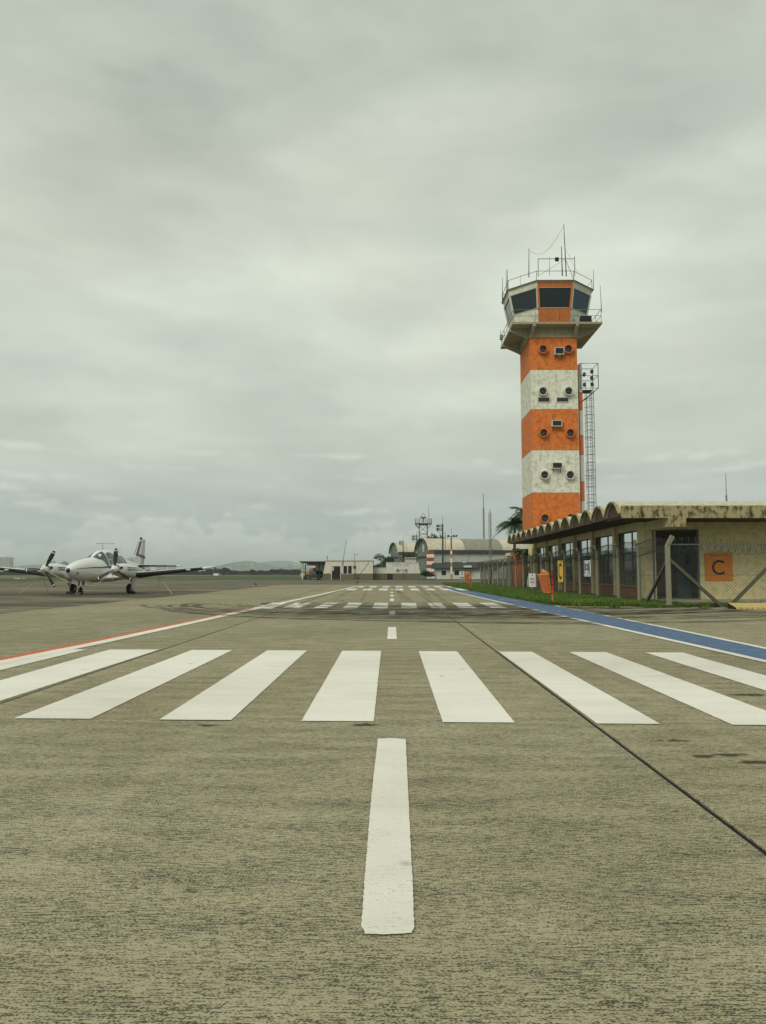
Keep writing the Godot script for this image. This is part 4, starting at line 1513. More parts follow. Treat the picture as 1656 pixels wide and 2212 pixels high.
func furniture() -> void:
	var p := gp(1195, 1305.5)
	litter_bin("orange litter bin on a red post near the fence corner", p - Vector3(0.25, 0, 0), 0.0)
	p = gp(1018, 1271.5)
	litter_bin("orange litter bin on a red post far along the lawn", p - Vector3(0.25, 0, 0), 0.05)
	# notice on two legs
	p = gp(1151, 1287.5)
	var t := thing("notice_board", "small white notice with lines of text on two legs", "sign", p, 0.0)
	var st := nb()
	for s in [-0.11, 0.11]:
		st = nb()
		span(st, Vector3(s - 0.012, -0.03, -0.02), Vector3(s + 0.012, 0.9, -0.006))
		put(st, "leg", M.steel_dark, t)
	st = nb()
	bevelled(st, Vector3(0, 0.70, 0), Vector3(0.30, 0.60, 0.012), 0.004)
	put(st, "board", M.sign_white, t)
	for q in [[0.93, 0.04, 0.06], [0.885, 0.03, 0.012], [0.79, 0.2, 0.02], [0.735, 0.2, 0.02], [0.64, 0.2, 0.02], [0.585, 0.2, 0.02], [0.50, 0.05, 0.014]]:
		st = nb()
		box(st, Vector3(0, q[0], 0.009), Vector3(q[1], q[2], 0.004))
		put(st, "text_line", M.black, t)
	# striped yellow kerb pieces at the fence foot
	var k0 := gp(1590, 1316)
	for k in 2:
		t = thing("kerb_block", ["yellow concrete kerb ramp with dark grooves, its end by the leaning brace", "yellow concrete kerb ramp with dark grooves, continuing the first one"][k], "kerb", Vector3(k0.x + k * 1.26, 0, k0.z), 0.0, "kerb ramps at the fence foot")
		for j in 8:
			st = nb()
			var x := 0.02 + j * 0.155
			var lean := 0.0 if k or j else 0.0
			var ra := PackedVector3Array([Vector3(x, -0.02, 0), Vector3(x + 0.13, -0.02, 0), Vector3(x + 0.13, -0.02, -0.55), Vector3(x, -0.02, -0.55)])
			var rb := PackedVector3Array([Vector3(x, 0.05, 0), Vector3(x + 0.13, 0.05, 0), Vector3(x + 0.13, 0.16, -0.5), Vector3(x, 0.16, -0.5)])
			loft(st, [ra, rb], true, true)
			put(st, "ramp_piece", M.kerb_yellow, t)
		st = nb()
		loft(st, [PackedVector3Array([Vector3(0, -0.02, -0.01), Vector3(1.24, -0.02, -0.01), Vector3(1.24, -0.02, -0.54), Vector3(0, -0.02, -0.54)]), PackedVector3Array([Vector3(0, 0.04, -0.01), Vector3(1.24, 0.04, -0.01), Vector3(1.24, 0.145, -0.5), Vector3(0, 0.145, -0.5)])], true, true)
		put(st, "ramp_core", M.black, t)
	# gatehouse behind the fence
	var g := xp(1091, 1235, 8.9)
	t = thing("gate_pier", "orange masonry gate pier behind the far wire fence", "pier", Vector3(9.4, 0, -56.0))
	st = nb()
	span(st, Vector3(-0.55, -0.05, -0.5), Vector3(0.25, 2.25, 0.3))
	put(st, "shaft", M.orange, t)
	st = nb()
	span(st, Vector3(-0.75, 2.25, -0.7), Vector3(0.75, 2.52, 0.4))
	put(st, "cap", M.orange_plain, t)
	st = nb()
	span(st, Vector3(-0.95, 2.30, -0.6), Vector3(-0.75, 2.5, 0.3))
	put(st, "cap_end", M.white_trim, t)
	st = nb()
	span(st, Vector3(-0.95, -0.05, -0.45), Vector3(-0.7, 2.25, 0.1))
	put(st, "side_post", M.bare_concrete, t)
	# bird walking on the taxiway
	var bp := gp(772, 1262.6)
	t = thing("bird", "small dark bird standing on the taxiway beside the white line", "bird", bp, -0.4)
	st = nb(true)
	var rings := []
	for q in [[-0.26, 0.004, 0.14], [-0.14, 0.02, 0.15], [-0.06, 0.055, 0.165], [0.02, 0.07, 0.18], [0.08, 0.05, 0.215], [0.115, 0.03, 0.255], [0.135, 0.038, 0.29], [0.16, 0.032, 0.31], [0.185, 0.01, 0.305], [0.22, 0.003, 0.30]]:
		var r := PackedVector3Array()
		for k in 10:
			var a := TAU * k / 10
			r.append(Vector3(q[0], q[2] + sin(a) * q[1], cos(a) * q[1] * 0.85))
		rings.append(r)
	loft(st, rings, true, true)
	for s in [-1, 1]: tube(st, [Vector3(0.0, 0.14, s * 0.025), Vector3(-0.02, 0.08, s * 0.028), Vector3(0.0, 0.005, s * 0.028), Vector3(0.035, 0.004, s * 0.03)], 0.006, 4)
	put(st, "body", M.frame_dark, t)
	var twin := copy(t, "second dark bird standing out on the stained stand")
	twin.position = gp(553, 1267.4)
	twin.rotation.y = 2.6

func frond(st: SurfaceTool, a: Vector3, dir: Vector3, l: float, droop: float, lr: RandomNumberGenerator) -> void:
	var pts := []
	var n := 15
	for k in n + 1:
		var f := float(k) / n
		pts.append(a + Vector3(dir.x, 0, dir.z) * l * f * (1.0 - 0.12 * f) + Vector3(0, dir.y * l * f - droop * l * f * f, 0))
	tube(st, pts, 0.03, 3, 0.006)
	var side := Vector3(-dir.z, 0, dir.x).normalized()
	for k in range(2, n + 1):
		for h in 2:
			var f := (k - 0.5 * h) / n
			var p: Vector3 = pts[k - 1].lerp(pts[k], 1.0 - 0.5 * h)
			var fw: Vector3 = (pts[k] - pts[k - 1]).normalized()
			var ll := l * 0.30 * sin(clampf(f * 1.05, 0, 1) * PI * 0.86 + 0.35) * lr.randf_range(0.85, 1.1)
			for s in [-1.0, 1.0]:
				var d: Vector3 = (side * s * 0.8 + fw * 0.55 + Vector3(0, lr.randf_range(-0.35, 0.25), 0)).normalized()
				var w := fw * 0.045
				var tip: Vector3 = p + d * ll + Vector3(0, -0.16 * ll, 0)
				tri(st, p - w, p + w, tip)

func palm(label: String, at: Vector3, h: float, l: float, seed_: int, count := 17) -> void:
	var lr := RandomNumberGenerator.new(); lr.seed = seed_
	var t := thing("palm_tree", label, "palm tree", at, 0.0, "palms by the tower")
	var st := nb(true)
	var pts := []
	for k in 9:
		var f := k / 8.0
		pts.append(Vector3(sin(f * 1.3) * 0.25, h * f - 0.1, 0))
	tube(st, pts, 0.20, 9, 0.11)
	put(st, "trunk", M.bark, t)
	st = nb()
	for k in count:
		var a := TAU * k / count * 2.4 + lr.randf_range(-0.2, 0.2)
		var up := lr.randf_range(-0.1, 1.15)
		frond(st, pts[-1] + Vector3(0, -0.1, 0), Vector3(cos(a), up, sin(a)).normalized(), l * lr.randf_range(0.8, 1.1), lr.randf_range(0.45, 0.95), lr)
	put(st, "crown", M.palm_leaf, t)

func palms() -> void:
	palm("feather palm arching left behind the tower over the vaulted roof", Vector3(11.75, 0, -74.0), 5.9, 2.7, 3, 30)
	palm("taller feather palm half hidden behind the tower", Vector3(13.2, 0, -76.5), 7.3, 2.5, 7, 28)
	palm("low bushy palm behind the wire fence at the roof's end", Vector3(9.3, 0, -54.0), 2.6, 1.6, 12, 22)

func leaf_clump(seed_: int, n: int) -> Mesh:           # a crown of radius one: many small leaf faces in uneven lobes
	var lr := RandomNumberGenerator.new(); lr.seed = seed_
	var st := nb()
	var lobes := []
	for k in 11:
		var a := lr.randf() * TAU
		var r := lr.randf_range(0.1, 0.72)
		lobes.append([Vector3(cos(a) * r, lr.randf_range(-0.45, 0.62), sin(a) * r), lr.randf_range(0.22, 0.44)])
	for k in n:
		var q: Array = lobes[k % lobes.size()]
		var d := Vector3(lr.randfn(), lr.randfn(), lr.randfn()).normalized()
		var p: Vector3 = q[0] + d * q[1] * pow(lr.randf(), 0.35)
		var s := lr.randf_range(0.03, 0.075)
		var x := Vector3(lr.randfn(), lr.randfn(), lr.randfn()).normalized()
		var y := x.cross(Vector3(lr.randfn(), lr.randfn(), lr.randfn())).normalized()
		tri(st, p - x * s, p + x * s, p + y * s * 1.8)
	st.generate_normals()
	return st.commit()

var crowns := []
func tree(label: String, at: Vector3, h: float, wide: float, kind: int, group: String, called := "broadleaf_tree") -> void:
	if crowns.is_empty():
		for k in 4: crowns.append(leaf_clump(50 + k, 2600))
	var t := thing(called, label, "tree", at, rng.randf() * TAU, group)
	var st := nb(true)
	tube(st, [Vector3(0, -0.2, 0), Vector3(0.05, h * 0.3, 0), Vector3(0.0, h * 0.65, 0.05)], h * 0.03, 7, h * 0.015)
	for k in 4:
		var a := TAU * k / 4.0 + 0.5
		tube(st, [Vector3(0.04, h * 0.36, 0), Vector3(cos(a) * wide * 0.5, h * 0.66, sin(a) * wide * 0.5)], h * 0.012, 5, h * 0.006)
	put(st, "trunk", M.bark, t)
	var c := inst(crowns[kind % 4], "crown", M.leaf, t)
	c.position = Vector3(0, h * 0.64, 0)
	c.scale = Vector3(wide, h * 0.40, wide)

# ---------------------------------------------------------------- twin-engine aeroplane
# own axes: +z to the nose, +x to its left wing (the reader's right), wheels on y = 0, main axle at z = 0
const FUS := [  # z, half width, bottom, top, squareness, upper narrowing
	[3.42, 0.05, 1.10, 1.19, 2.0, 0.0], [3.36, 0.13, 1.02, 1.27, 2.0, 0.0], [3.15, 0.26, 0.87, 1.40, 2.1, 0.0], [2.75, 0.38, 0.74, 1.53, 2.2, 0.02], [2.2, 0.48, 0.64, 1.64, 2.3, 0.05],
	[1.6, 0.55, 0.59, 1.72, 2.4, 0.08], [1.15, 0.585, 0.57, 1.79, 2.4, 0.12], [0.8, 0.60, 0.57, 1.98, 2.4, 0.22], [0.45, 0.605, 0.57, 2.12, 2.4, 0.27], [0.0, 0.61, 0.57, 2.19, 2.4, 0.28], [-0.6, 0.61, 0.58, 2.20, 2.4, 0.28],
	[-1.2, 0.60, 0.60, 2.14, 2.4, 0.28], [-1.8, 0.56, 0.66, 2.01, 2.3, 0.26], [-2.5, 0.46, 0.78, 1.83, 2.2, 0.18], [-3.4, 0.32, 0.95, 1.67, 2.1, 0.1], [-4.3, 0.19, 1.10, 1.56, 2.0, 0.05], [-5.1, 0.08, 1.22, 1.48, 2.0, 0.0], [-5.35, 0.03, 1.28, 1.42, 2.0, 0.0]]

func fus_at(z: float) -> Array:
	for k in FUS.size() - 1:
		if z <= FUS[k][0] and z >= FUS[k + 1][0]:
			var f: float = (FUS[k][0] - z) / (FUS[k][0] - FUS[k + 1][0])
			f = f * f * (3 - 2 * f) * 0.3 + f * 0.7
			var r := []
			for j in 6: r.append(lerpf(FUS[k][j], FUS[k + 1][j], f))
			return r
	return FUS[-1]

func skin(z: float, a: float, off := 0.0) -> Vector3:      # a: 0 at the left side (x+), 90 degrees at the top
	var q := fus_at(z)
	var c := signf(cos(a)) * pow(absf(cos(a)), 2.0 / q[4])
	var s := signf(sin(a)) * pow(absf(sin(a)), 2.0 / q[4])
	var mid: float = lerpf(q[2], minf(q[3], 1.72), 0.52)
	var y: float = mid + (s * (q[3] - mid) if s > 0 else s * (mid - q[2]))
	var narrow: float = 1.0 - q[5] * pow(maxf(0.0, s), 1.6)
	var p := Vector3(c * q[1] * narrow, y, z)
	if off: p += Vector3(cos(a), sin(a), 0) * off
	return p

func patch(st: SurfaceTool, z0: float, z1: float, a0: Callable, a1: Callable, off: float, nz := 8, na := 6) -> void:
	for i in nz:
		for j in na:
			var p := []
			for q in [[0, 0], [1, 0], [1, 1], [0, 1]]:
				var f := float(i + q[0]) / nz
				var z := lerpf(z0, z1, f)
				p.append(skin(z, lerpf(a0.call(f), a1.call(f), float(j + q[1]) / na), off))
			quad(st, p[0], p[1], p[2], p[3])

func airfoil(at: Vector3, chord: float, thick: float, up: Vector3) -> PackedVector3Array:   # leading edge towards +z
	var r := PackedVector3Array()
	var t := [[0.0, 0.0], [0.02, 0.30], [0.08, 0.62], [0.2, 0.92], [0.35, 1.0], [0.6, 0.75], [0.85, 0.3], [1.0, 0.03]]
	for q in t: r.append(at + Vector3(0, 0, -q[0] * chord) + up * q[1] * thick * 0.62)
	for k in range(t.size() - 1, 0, -1): r.append(at + Vector3(0, 0, -t[k][0] * chord) - up * t[k][1] * thick * 0.38)
	return r

func aeroplane() -> void:
	var at := Vector3(-14.52, 0, -37.95)
	var t := thing("aeroplane", "white twin-engine propeller aeroplane with navy stripes tied down on the stand", "aeroplane", at, deg_to_rad(-4.4))
	var st := nb(true)
	var rings := []
	var zz := 3.42
	var stations := []
	for k in FUS.size() - 1:
		for j in 3: stations.append(lerpf(FUS[k][0], FUS[k + 1][0], j / 3.0))
	stations.append(FUS[-1][0])
	for z in stations:
		var r := PackedVector3Array()
		for k in 28: r.append(skin(z, TAU * k / 28.0))
		rings.append(r)
	loft(st, rings, true, true)
	var fus := put(st, "fuselage", M.plane_white, t)
	st = nb(true)
	lathe(st, Vector3(0, 1.145, 3.36), Basis(Vector3.RIGHT, Vector3.BACK, Vector3.DOWN), [[0.115, 0.0], [0.10, 0.05], [0.05, 0.09], [0.005, 0.10]], 14, false, true)
	put(st, "nose_cap", M.plane_navy, fus)
	# glazing
	for s in [-1, 1]:
		var m := func(a: float) -> float: return a if s > 0 else PI - a
		st = nb(true)
		patch(st, 1.16, 0.42, func(f): return m.call(lerpf(1.0, 0.14, minf(1.0, f * 1.35))), func(f): return m.call(lerpf(1.50, 1.28, f)), 0.008)
		put(st, "windscreen", M.canopy_glass, fus)
		for w in [[0.34, -0.40, 0.12, 1.0], [-0.48, -1.14, 0.16, 0.98], [-1.22, -1.80, 0.24, 0.92]]:
			st = nb(true)
			patch(st, w[0], w[1], func(f): return m.call(w[2] + 0.12 * pow(absf(f - 0.5) * 2.0, 6)), func(f): return m.call(w[3] - 0.16 * pow(absf(f - 0.5) * 2.0, 5)), 0.008)
			put(st, "cabin_window", M.canopy_glass, fus)
		# cheat line from the nose along the side
		st = nb(true)
		patch(st, 3.2, -4.8, func(f): return m.call(lerpf(0.18, 0.02, minf(1.0, f * 2.0))), func(f): return m.call(lerpf(0.26, 0.115, minf(1.0, f * 2.0))), 0.006, 40, 1)
		put(st, "stripe", M.plane_navy, fus)
		st = nb(true)
		patch(st, 0.30, -4.6, func(f): return m.call(-0.10), func(f): return m.call(-0.045), 0.006, 30, 1)
		put(st, "stripe", M.plane_navy, fus)
	st = nb()
	patch(st, 0.34, 0.02, func(f): return 0.18, func(f): return 0.21, 0.014, 3, 1)
	patch(st, 0.34, 0.02, func(f): return 0.48, func(f): return 0.51, 0.014, 3, 1)
	patch(st, 0.34, 0.31, func(f): return 0.18, func(f): return 0.51, 0.014, 1, 4)
	patch(st, 0.05, 0.02, func(f): return 0.18, func(f): return 0.51, 0.014, 1, 4)
	put(st, "storm_window_frame", M.plane_white, fus)
	st = nb()
	patch(st, 0.93, 0.70, func(f): return 0.98, func(f): return 1.20, 0.014, 2, 2)
	put(st, "sun_card", M.sign_white, fus)
	st = nb()
	span(st, Vector3(-0.44, 1.1, 0.45), Vector3(0.44, 1.78, 0.62))
	put(st, "instrument_panel", M.black, fus)
	st = nb(true)
	tube(st, [Vector3(0, 2.18, 0.0), Vector3(0, 2.50, -0.05)], 0.018, 6, 0.012)
	tube(st, [Vector3(-0.32, 2.51, 0.02), Vector3(0.02, 2.50, -0.05), Vector3(0.62, 2.49, -0.05)], 0.012, 5)
	tube(st, [Vector3(0, 2.0, -1.9), Vector3(0, 2.45, -2.1)], 0.012, 5, 0.006)
	put(st, "aerial", M.plane_under, fus)
	st = nb()
	box(st, Vector3(0.31, 1.02, 3.02), Vector3(0.02, 0.10, 0.26), Basis(Vector3.UP, 0.5))
	put(st, "air_inlet", M.black, fus)
	# wings
	for s in [-1.0, 1.0]:
		var up := Vector3(-s * 0.1, 1, 0).normalized()
		st = nb(true)
		var sec := [[0.45, 0.74, 1.25, 2.35, 0.36], [1.3, 0.83, 1.02, 2.05, 0.31], [3.4, 1.05, 0.72, 1.62, 0.22], [5.45, 1.27, 0.42, 1.15, 0.13], [5.68, 1.31, 0.20, 0.80, 0.07], [5.76, 1.33, -0.02, 0.40, 0.02]]
		var rr := []
		for q in sec: rr.append(airfoil(Vector3(s * q[0], q[1], q[2]), q[3], q[4], up))
		loft(st, rr, true, true)
		var w := put(st, "wing", M.plane_white, t)
		st = nb(true)
		rr = []
		for q in [[2.15, 0.918, 0.905, 1.88, 0.285], [3.4, 1.05, 0.725, 1.62, 0.226], [5.3, 1.253, 0.452, 1.19, 0.142]]:
			var r := PackedVector3Array()
			for f in [[0.15, 0.66], [0.05, 0.48], [-0.004, 0.0], [0.06, -0.45], [0.22, -0.66]]:  # boot section, widened so its black also paints in shade under the wing
				r.append(Vector3(s * q[0], q[1], q[2] + 0.012) + Vector3(0, 0, -f[0] * q[3]) + up * (f[1] * q[4] * 0.70))
			rr.append(r)
		loft(st, rr, true, true)
		put(st, "deicing_boot", M.boot, w)
		st = nb()
		span(st, Vector3(s * 4.55, 1.16, 0.53), Vector3(s * 4.75, 1.235, 0.60))
		put(st, "landing_light", M.lamp_glass, w)
		st = nb()
		tube(st, [Vector3(s * 3.0, 0.98, 0.1), Vector3(s * 3.0, 0.90, 0.1)], 0.02, 5)
		put(st, "tie_down_ring", M.steel, w)
		# nacelle
		var nx: float = s * 1.72
		st = nb(true)
		rr = []
		for q in [[2.18, 0.20, 1.20, 0.20], [2.12, 0.30, 1.19, 0.255], [1.9, 0.37, 1.18, 0.29], [1.4, 0.42, 1.155, 0.33], [0.7, 0.42, 1.11, 0.33], [0.0, 0.38, 1.05, 0.29], [-0.7, 0.29, 0.98, 0.22], [-1.3, 0.15, 0.94, 0.12], [-1.6, 0.03, 0.93, 0.03]]:
			var r := PackedVector3Array()
			for k in 22:
				var a := TAU * k / 22.0
				r.append(Vector3(nx + signf(cos(a)) * pow(absf(cos(a)), 0.8) * q[1], q[2] + signf(sin(a)) * pow(absf(sin(a)), 0.8) * q[3], q[0]))
			rr.append(r)
		loft(st, rr, true, true)
		var nc := put(st, "nacelle", M.plane_white, t)
		for e in [-1.0, 1.0]:
			st = nb(true)
			rr = []
			for q in [[2.16, 0.05], [2.10, 0.085]]:
				var r := PackedVector3Array()
				for k in 12:
					var a := TAU * k / 12.0
					r.append(Vector3(nx + e * 0.225 + cos(a) * q[1] * 1.1, 1.27 + sin(a) * q[1] * 0.95, q[0] + 0.012))
				rr.append(r)
			loft(st, rr, true, true)
			put(st, "cooling_inlet", M.black, nc)
			for q in [[0.10, 0.02], [0.20, 0.02]]:
				st = nb()
				var yy: float = 1.05 + q[0]
				for k in 10:
					var za := lerpf(1.75, -0.55, k / 10.0)
					var zb := lerpf(1.75, -0.55, (k + 1) / 10.0)
					var wa := nac_w(za, yy)
					var wb := nac_w(zb, yy)
					var wa2 := nac_w(za, yy + 0.055)
					var wb2 := nac_w(zb, yy + 0.055)
					var ea: float = e * 0.008
					quad(st, Vector3(nx + e * wa + ea, yy, za), Vector3(nx + e * wb + ea, yy, zb), Vector3(nx + e * wb2 + ea, yy + 0.055, zb), Vector3(nx + e * wa2 + ea, yy + 0.055, za))
				put(st, "stripe", M.plane_navy, nc)
		# spinner and three blades
		st = nb(true)
		var fw := Basis(Vector3.RIGHT, Vector3.BACK, Vector3.DOWN)
		lathe(st, Vector3(nx, 1.20, 2.20), fw, [[0.17, 0.0], [0.185, 0.05], [0.17, 0.15], [0.125, 0.26], [0.06, 0.35], [0.004, 0.385]], 18, true, true)
		var sp := put(st, "spinner", M.plane_white, t)
		for b in 3:
			var a := deg_to_rad((88.0 if s > 0 else 62.0) + b * 120.0)
			var d := Vector3(cos(a), sin(a), 0)
			var n := Vector3(-sin(a), cos(a), 0)
			st = nb(true)
			rr = []
			for q in [[0.12, 0.05, 0.05, 0.9], [0.25, 0.055, 0.045, 0.8], [0.42, 0.085, 0.03, 0.62], [0.65, 0.10, 0.022, 0.45], [0.85, 0.09, 0.016, 0.35], [0.95, 0.065, 0.012, 0.3], [0.985, 0.02, 0.006, 0.3]]:
				var ax := (n * cos(q[3]) + Vector3(0, 0, 1) * sin(q[3]))
				var ay := (Vector3(0, 0, 1) * cos(q[3]) - n * sin(q[3]))
				var r := PackedVector3Array()
				for k in 10:
					var f := TAU * k / 10.0
					r.append(Vector3(nx, 1.20, 2.30) + d * q[0] + ax * cos(f) * q[1] + ay * sin(f) * q[2])
				rr.append(r)
			loft(st, rr, true, true)
			var bl := put(st, "blade", M.prop, sp)
			st = nb(true)
			rr = []
			for q in [[0.86, 0.0915, 0.019, 0.345], [0.90, 0.083, 0.017, 0.325]]:
				var ax := (n * cos(q[3]) + Vector3(0, 0, 1) * sin(q[3]))
				var ay := (Vector3(0, 0, 1) * cos(q[3]) - n * sin(q[3]))
				var r := PackedVector3Array()
				for k in 10:
					var f := TAU * k / 10.0
					r.append(Vector3(nx, 1.20, 2.30) + d * q[0] + ax * cos(f) * q[1] + ay * sin(f) * q[2])
				rr.append(r)
			loft(st, rr, true, true)
			put(st, "tip_band", M.sign_white, sp)
		# main gear
		var gx: float = s * 1.46
		st = nb(true)
		lathe(st, Vector3(gx - 0.09, 0.25, 0), Basis(Vector3.BACK, Vector3.RIGHT, Vector3.UP), [[0.12, 0.0], [0.21, 0.005], [0.245, 0.04], [0.25, 0.09], [0.245, 0.14], [0.21, 0.175], [0.12, 0.18]], 20)
		var wh := put(st, "main_wheel", M.rubber, t)
		st = nb(true)
		lathe(st, Vector3(gx - 0.08, 0.25, 0), Basis(Vector3.BACK, Vector3.RIGHT, Vector3.UP), [[0.125, 0.0], [0.06, 0.02], [0.06, 0.14], [0.125, 0.16]], 14, true, true)
		put(st, "hub", M.plane_under, wh)
		st = nb(true)
		tube(st, [Vector3(gx + s * 0.13, 0.25, 0), Vector3(gx + s * 0.13, 0.55, 0.02), Vector3(gx + s * 0.10, 0.92, 0.05)], 0.045, 8, 0.06)
		tube(st, [Vector3(gx, 0.25, 0), Vector3(gx + s * 0.14, 0.25, 0)], 0.03, 6)
		put(st, "gear_leg", M.plane_white, t)
		st = nb()
		var door := [Vector3(gx + s * 0.20, 0.86, 0.26), Vector3(gx + s * 0.20, 0.86, -0.24), Vector3(gx + s * 0.19, 0.42, -0.10), Vector3(gx + s * 0.19, 0.38, 0.13)]
		var th := Vector3(s * 0.02, 0, 0)
		loft(st, [PackedVector3Array(door), PackedVector3Array([door[0] + th, door[1] + th, door[2] + th, door[3] + th])], true, true)
		put(st, "gear_door", M.plane_white, t)
		# tailplane
		st = nb(true)
		loft(st, [airfoil(Vector3(s * 0.08, 1.42, -3.95), 1.25, 0.13, Vector3.UP), airfoil(Vector3(s * 2.25, 1.42, -4.42), 0.78, 0.08, Vector3.UP), airfoil(Vector3(s * 2.38, 1.42, -4.6), 0.5, 0.03, Vector3.UP)], true, true)
		var tp := put(st, "tailplane", M.plane_white, t)
		st = nb(true)
		rr = []
		for q in [[0.2, -3.972, 0.13, 1.22], [2.2, -4.405, 0.085, 0.79]]:
			var r := PackedVector3Array()
			for f in [[0.10, 0.55], [0.03, 0.34], [-0.006, 0.0], [0.03, -0.26], [0.10, -0.36]]:
				r.append(Vector3(s * q[0], 1.42 + f[1] * q[2] * 0.85, q[1] + 0.01 - f[0] * q[3]))
			rr.append(r)
		loft(st, rr, true, true)
		put(st, "deicing_boot", M.boot, tp)
	# fin, its dorsal fillet, rudder and navy flash
	var fin := func(y: float) -> Array:                       # leading edge z, trailing edge z, half thickness
		var f := (y - 1.5) / 1.42
		return [lerpf(-3.55, -4.55, f), lerpf(-5.22, -5.36, f), lerpf(0.075, 0.035, f)]
	st = nb(true)
	rings = []
	for y in [1.35, 1.5, 1.8, 2.2, 2.6, 2.86, 2.92]:
		var q: Array = fin.call(y)
		var c: float = q[0] - q[1]
		var r := PackedVector3Array()
		for e in [[0.0, 0.0], [0.06, 0.6], [0.3, 1.0], [0.7, 0.7], [1.0, 0.1]]: r.append(Vector3(e[1] * q[2], y, q[0] - e[0] * c))
		for e in [[0.7, 0.7], [0.3, 1.0], [0.06, 0.6]]: r.append(Vector3(-e[1] * q[2], y, q[0] - e[0] * c))
		rings.append(r)
	loft(st, rings, true, true)
	prism(st, PackedVector2Array([Vector2(-2.5, 1.76), Vector2(-3.75, 1.95), Vector2(-3.75, 1.45)]), Transform3D(Basis(Vector3(0, 0, 1), Vector3.UP, Vector3(1, 0, 0)), Vector3(-0.03, 0, 0)), 0.06)
	var fn := put(st, "fin", M.plane_white, t)
	for s in [-1.0, 1.0]:
		st = nb()
		var pt := func(y: float, f: float) -> Vector3:
			var q: Array = fin.call(y)
			return Vector3(s * (q[2] + 0.006), y, lerpf(q[0], q[1], f))
		quad(st, pt.call(2.82, 0.05), pt.call(2.82, 0.34), pt.call(2.02, 0.24), pt.call(2.02, 0.05))
		quad(st, pt.call(2.10, 0.22), pt.call(1.98, 0.98), pt.call(1.82, 0.98), pt.call(2.02, 0.05))
		put(st, "fin_flash", M.plane_navy, fn)
		st = nb()
		var a: Vector3 = pt.call(2.9, 0.62); var b: Vector3 = pt.call(1.5, 0.66)
		bar(st, a, b, 0.012)
		put(st, "rudder_hinge", M.plane_under, fn)
	st = nb(true)
	lathe(st, Vector3(0, 2.92, -4.75), Basis.IDENTITY, [[0.06, 0.0], [0.07, 0.05], [0.05, 0.11], [0.005, 0.13]], 10, true, true)
	put(st, "beacon", M.black, fn)
	# nose gear
	st = nb(true)
	lathe(st, Vector3(-0.06, 0.19, 2.12), Basis(Vector3.BACK, Vector3.RIGHT, Vector3.UP), [[0.09, 0.0], [0.165, 0.01], [0.19, 0.06], [0.165, 0.11], [0.09, 0.12]], 18, true, true)
	put(st, "nose_wheel", M.rubber, t)
	st = nb(true)
	tube(st, [Vector3(0, 0.40, 2.12), Vector3(0, 0.75, 2.06)], 0.045, 8)
	for s in [-1, 1]: tube(st, [Vector3(s * 0.085, 0.19, 2.12), Vector3(s * 0.085, 0.36, 2.12), Vector3(0, 0.42, 2.12)], 0.02, 6)
	tube(st, [Vector3(0, 0.45, 2.10), Vector3(0, 0.70, 1.55)], 0.02, 6)
	put(st, "nose_leg", M.plane_white, t)
	for s in [-1, 1]:
		st = nb()
		box(st, Vector3(s * 0.19, 0.56, 1.72), Vector3(0.02, 0.26, 0.72), Basis(Vector3(0, 0, 1), s * 0.12))
		put(st, "nose_gear_door", M.plane_white, t)
	# ropes and chocks
	var xf := t.transform
	for q in [[1.0, 3.0, 3.0, -0.1, "upright pale rope from under the right-hand wing to the ground"], [1.0, 3.0, 4.1, 1.0, "slanting pale rope splayed out from under the right-hand wing"], [-1.0, 3.0, 3.7, 0.9, "slanting pale rope splayed out from under the left-hand wing"], [-1.0, 3.0, 3.2, -0.9, "steeper pale rope from under the left-hand wing"]]:
		var r := thing("tie_down_rope", q[4], "rope", Vector3.ZERO, 0.0, "tie-down ropes of the aeroplane")
		st = nb(true)
		var a: Vector3 = xf * Vector3(q[0] * q[1], 0.90, 0.1)
		var b: Vector3 = xf * Vector3(q[0] * q[2], 0.0, q[3] + 0.1)
		var pts := []
		for k in 7:
			var p := a.lerp(b, k / 6.0)
			p.y -= sin(k / 6.0 * PI) * 0.03
			pts.append(p - r.position)
		tube(st, pts, 0.011, 5)
		put(st, "line", M.rope, r)
	var r := thing("propeller_rope", "slack white rope slung between both propellers and the nose leg", "rope")
	st = nb(true)
	var line := []
	var knots := [Vector3(-1.72, 1.30, 2.52), Vector3(0.02, 0.42, 2.2), Vector3(1.72, 1.18, 2.52)]
	for k in 2:
		for j in 11:
			var f := j / 10.0
			var p: Vector3 = knots[k].lerp(knots[k + 1], f)
			p.y -= sin(f * PI) * (0.10 if k == 0 else 0.30)
			line.append(xf * p)
	tube(st, line, 0.014, 5)
	tube(st, [xf * Vector3(1.72, 1.15, 2.5), xf * Vector3(1.66, 0.85, 2.45), xf * Vector3(1.70, 0.72, 2.45), xf * Vector3(1.74, 0.82, 2.45), xf * Vector3(1.70, 1.0, 2.48)], 0.013, 5)
	put(st, "line", M.rope, r)
	for q in [[-1.46, 0.34, "dark chock in front of the main wheel hidden behind the nose leg"], [1.46, -0.34, "dark chock behind the main wheel under the right-hand engine"], [0.0, 2.38, "dark chock in front of the small nose wheel"]]:
		var c := thing("wheel_chock", q[2], "chock", xf * Vector3(q[0], 0, q[1]), t.rotation.y + (0.0 if q[1] > 0 else PI), "wheel chocks of the aeroplane")
		st = nb()
		prism(st, PackedVector2Array([Vector2(-0.09, 0), Vector2(0.10, 0), Vector2(0.06, 0.05), Vector2(-0.03, 0.13)]), Transform3D(Basis(Vector3(0, 0, 1), Vector3.UP, Vector3(1, 0, 0)), Vector3(-0.15, 0, 0)), 0.30)
		put(st, "wedge", M.frame_dark, c)

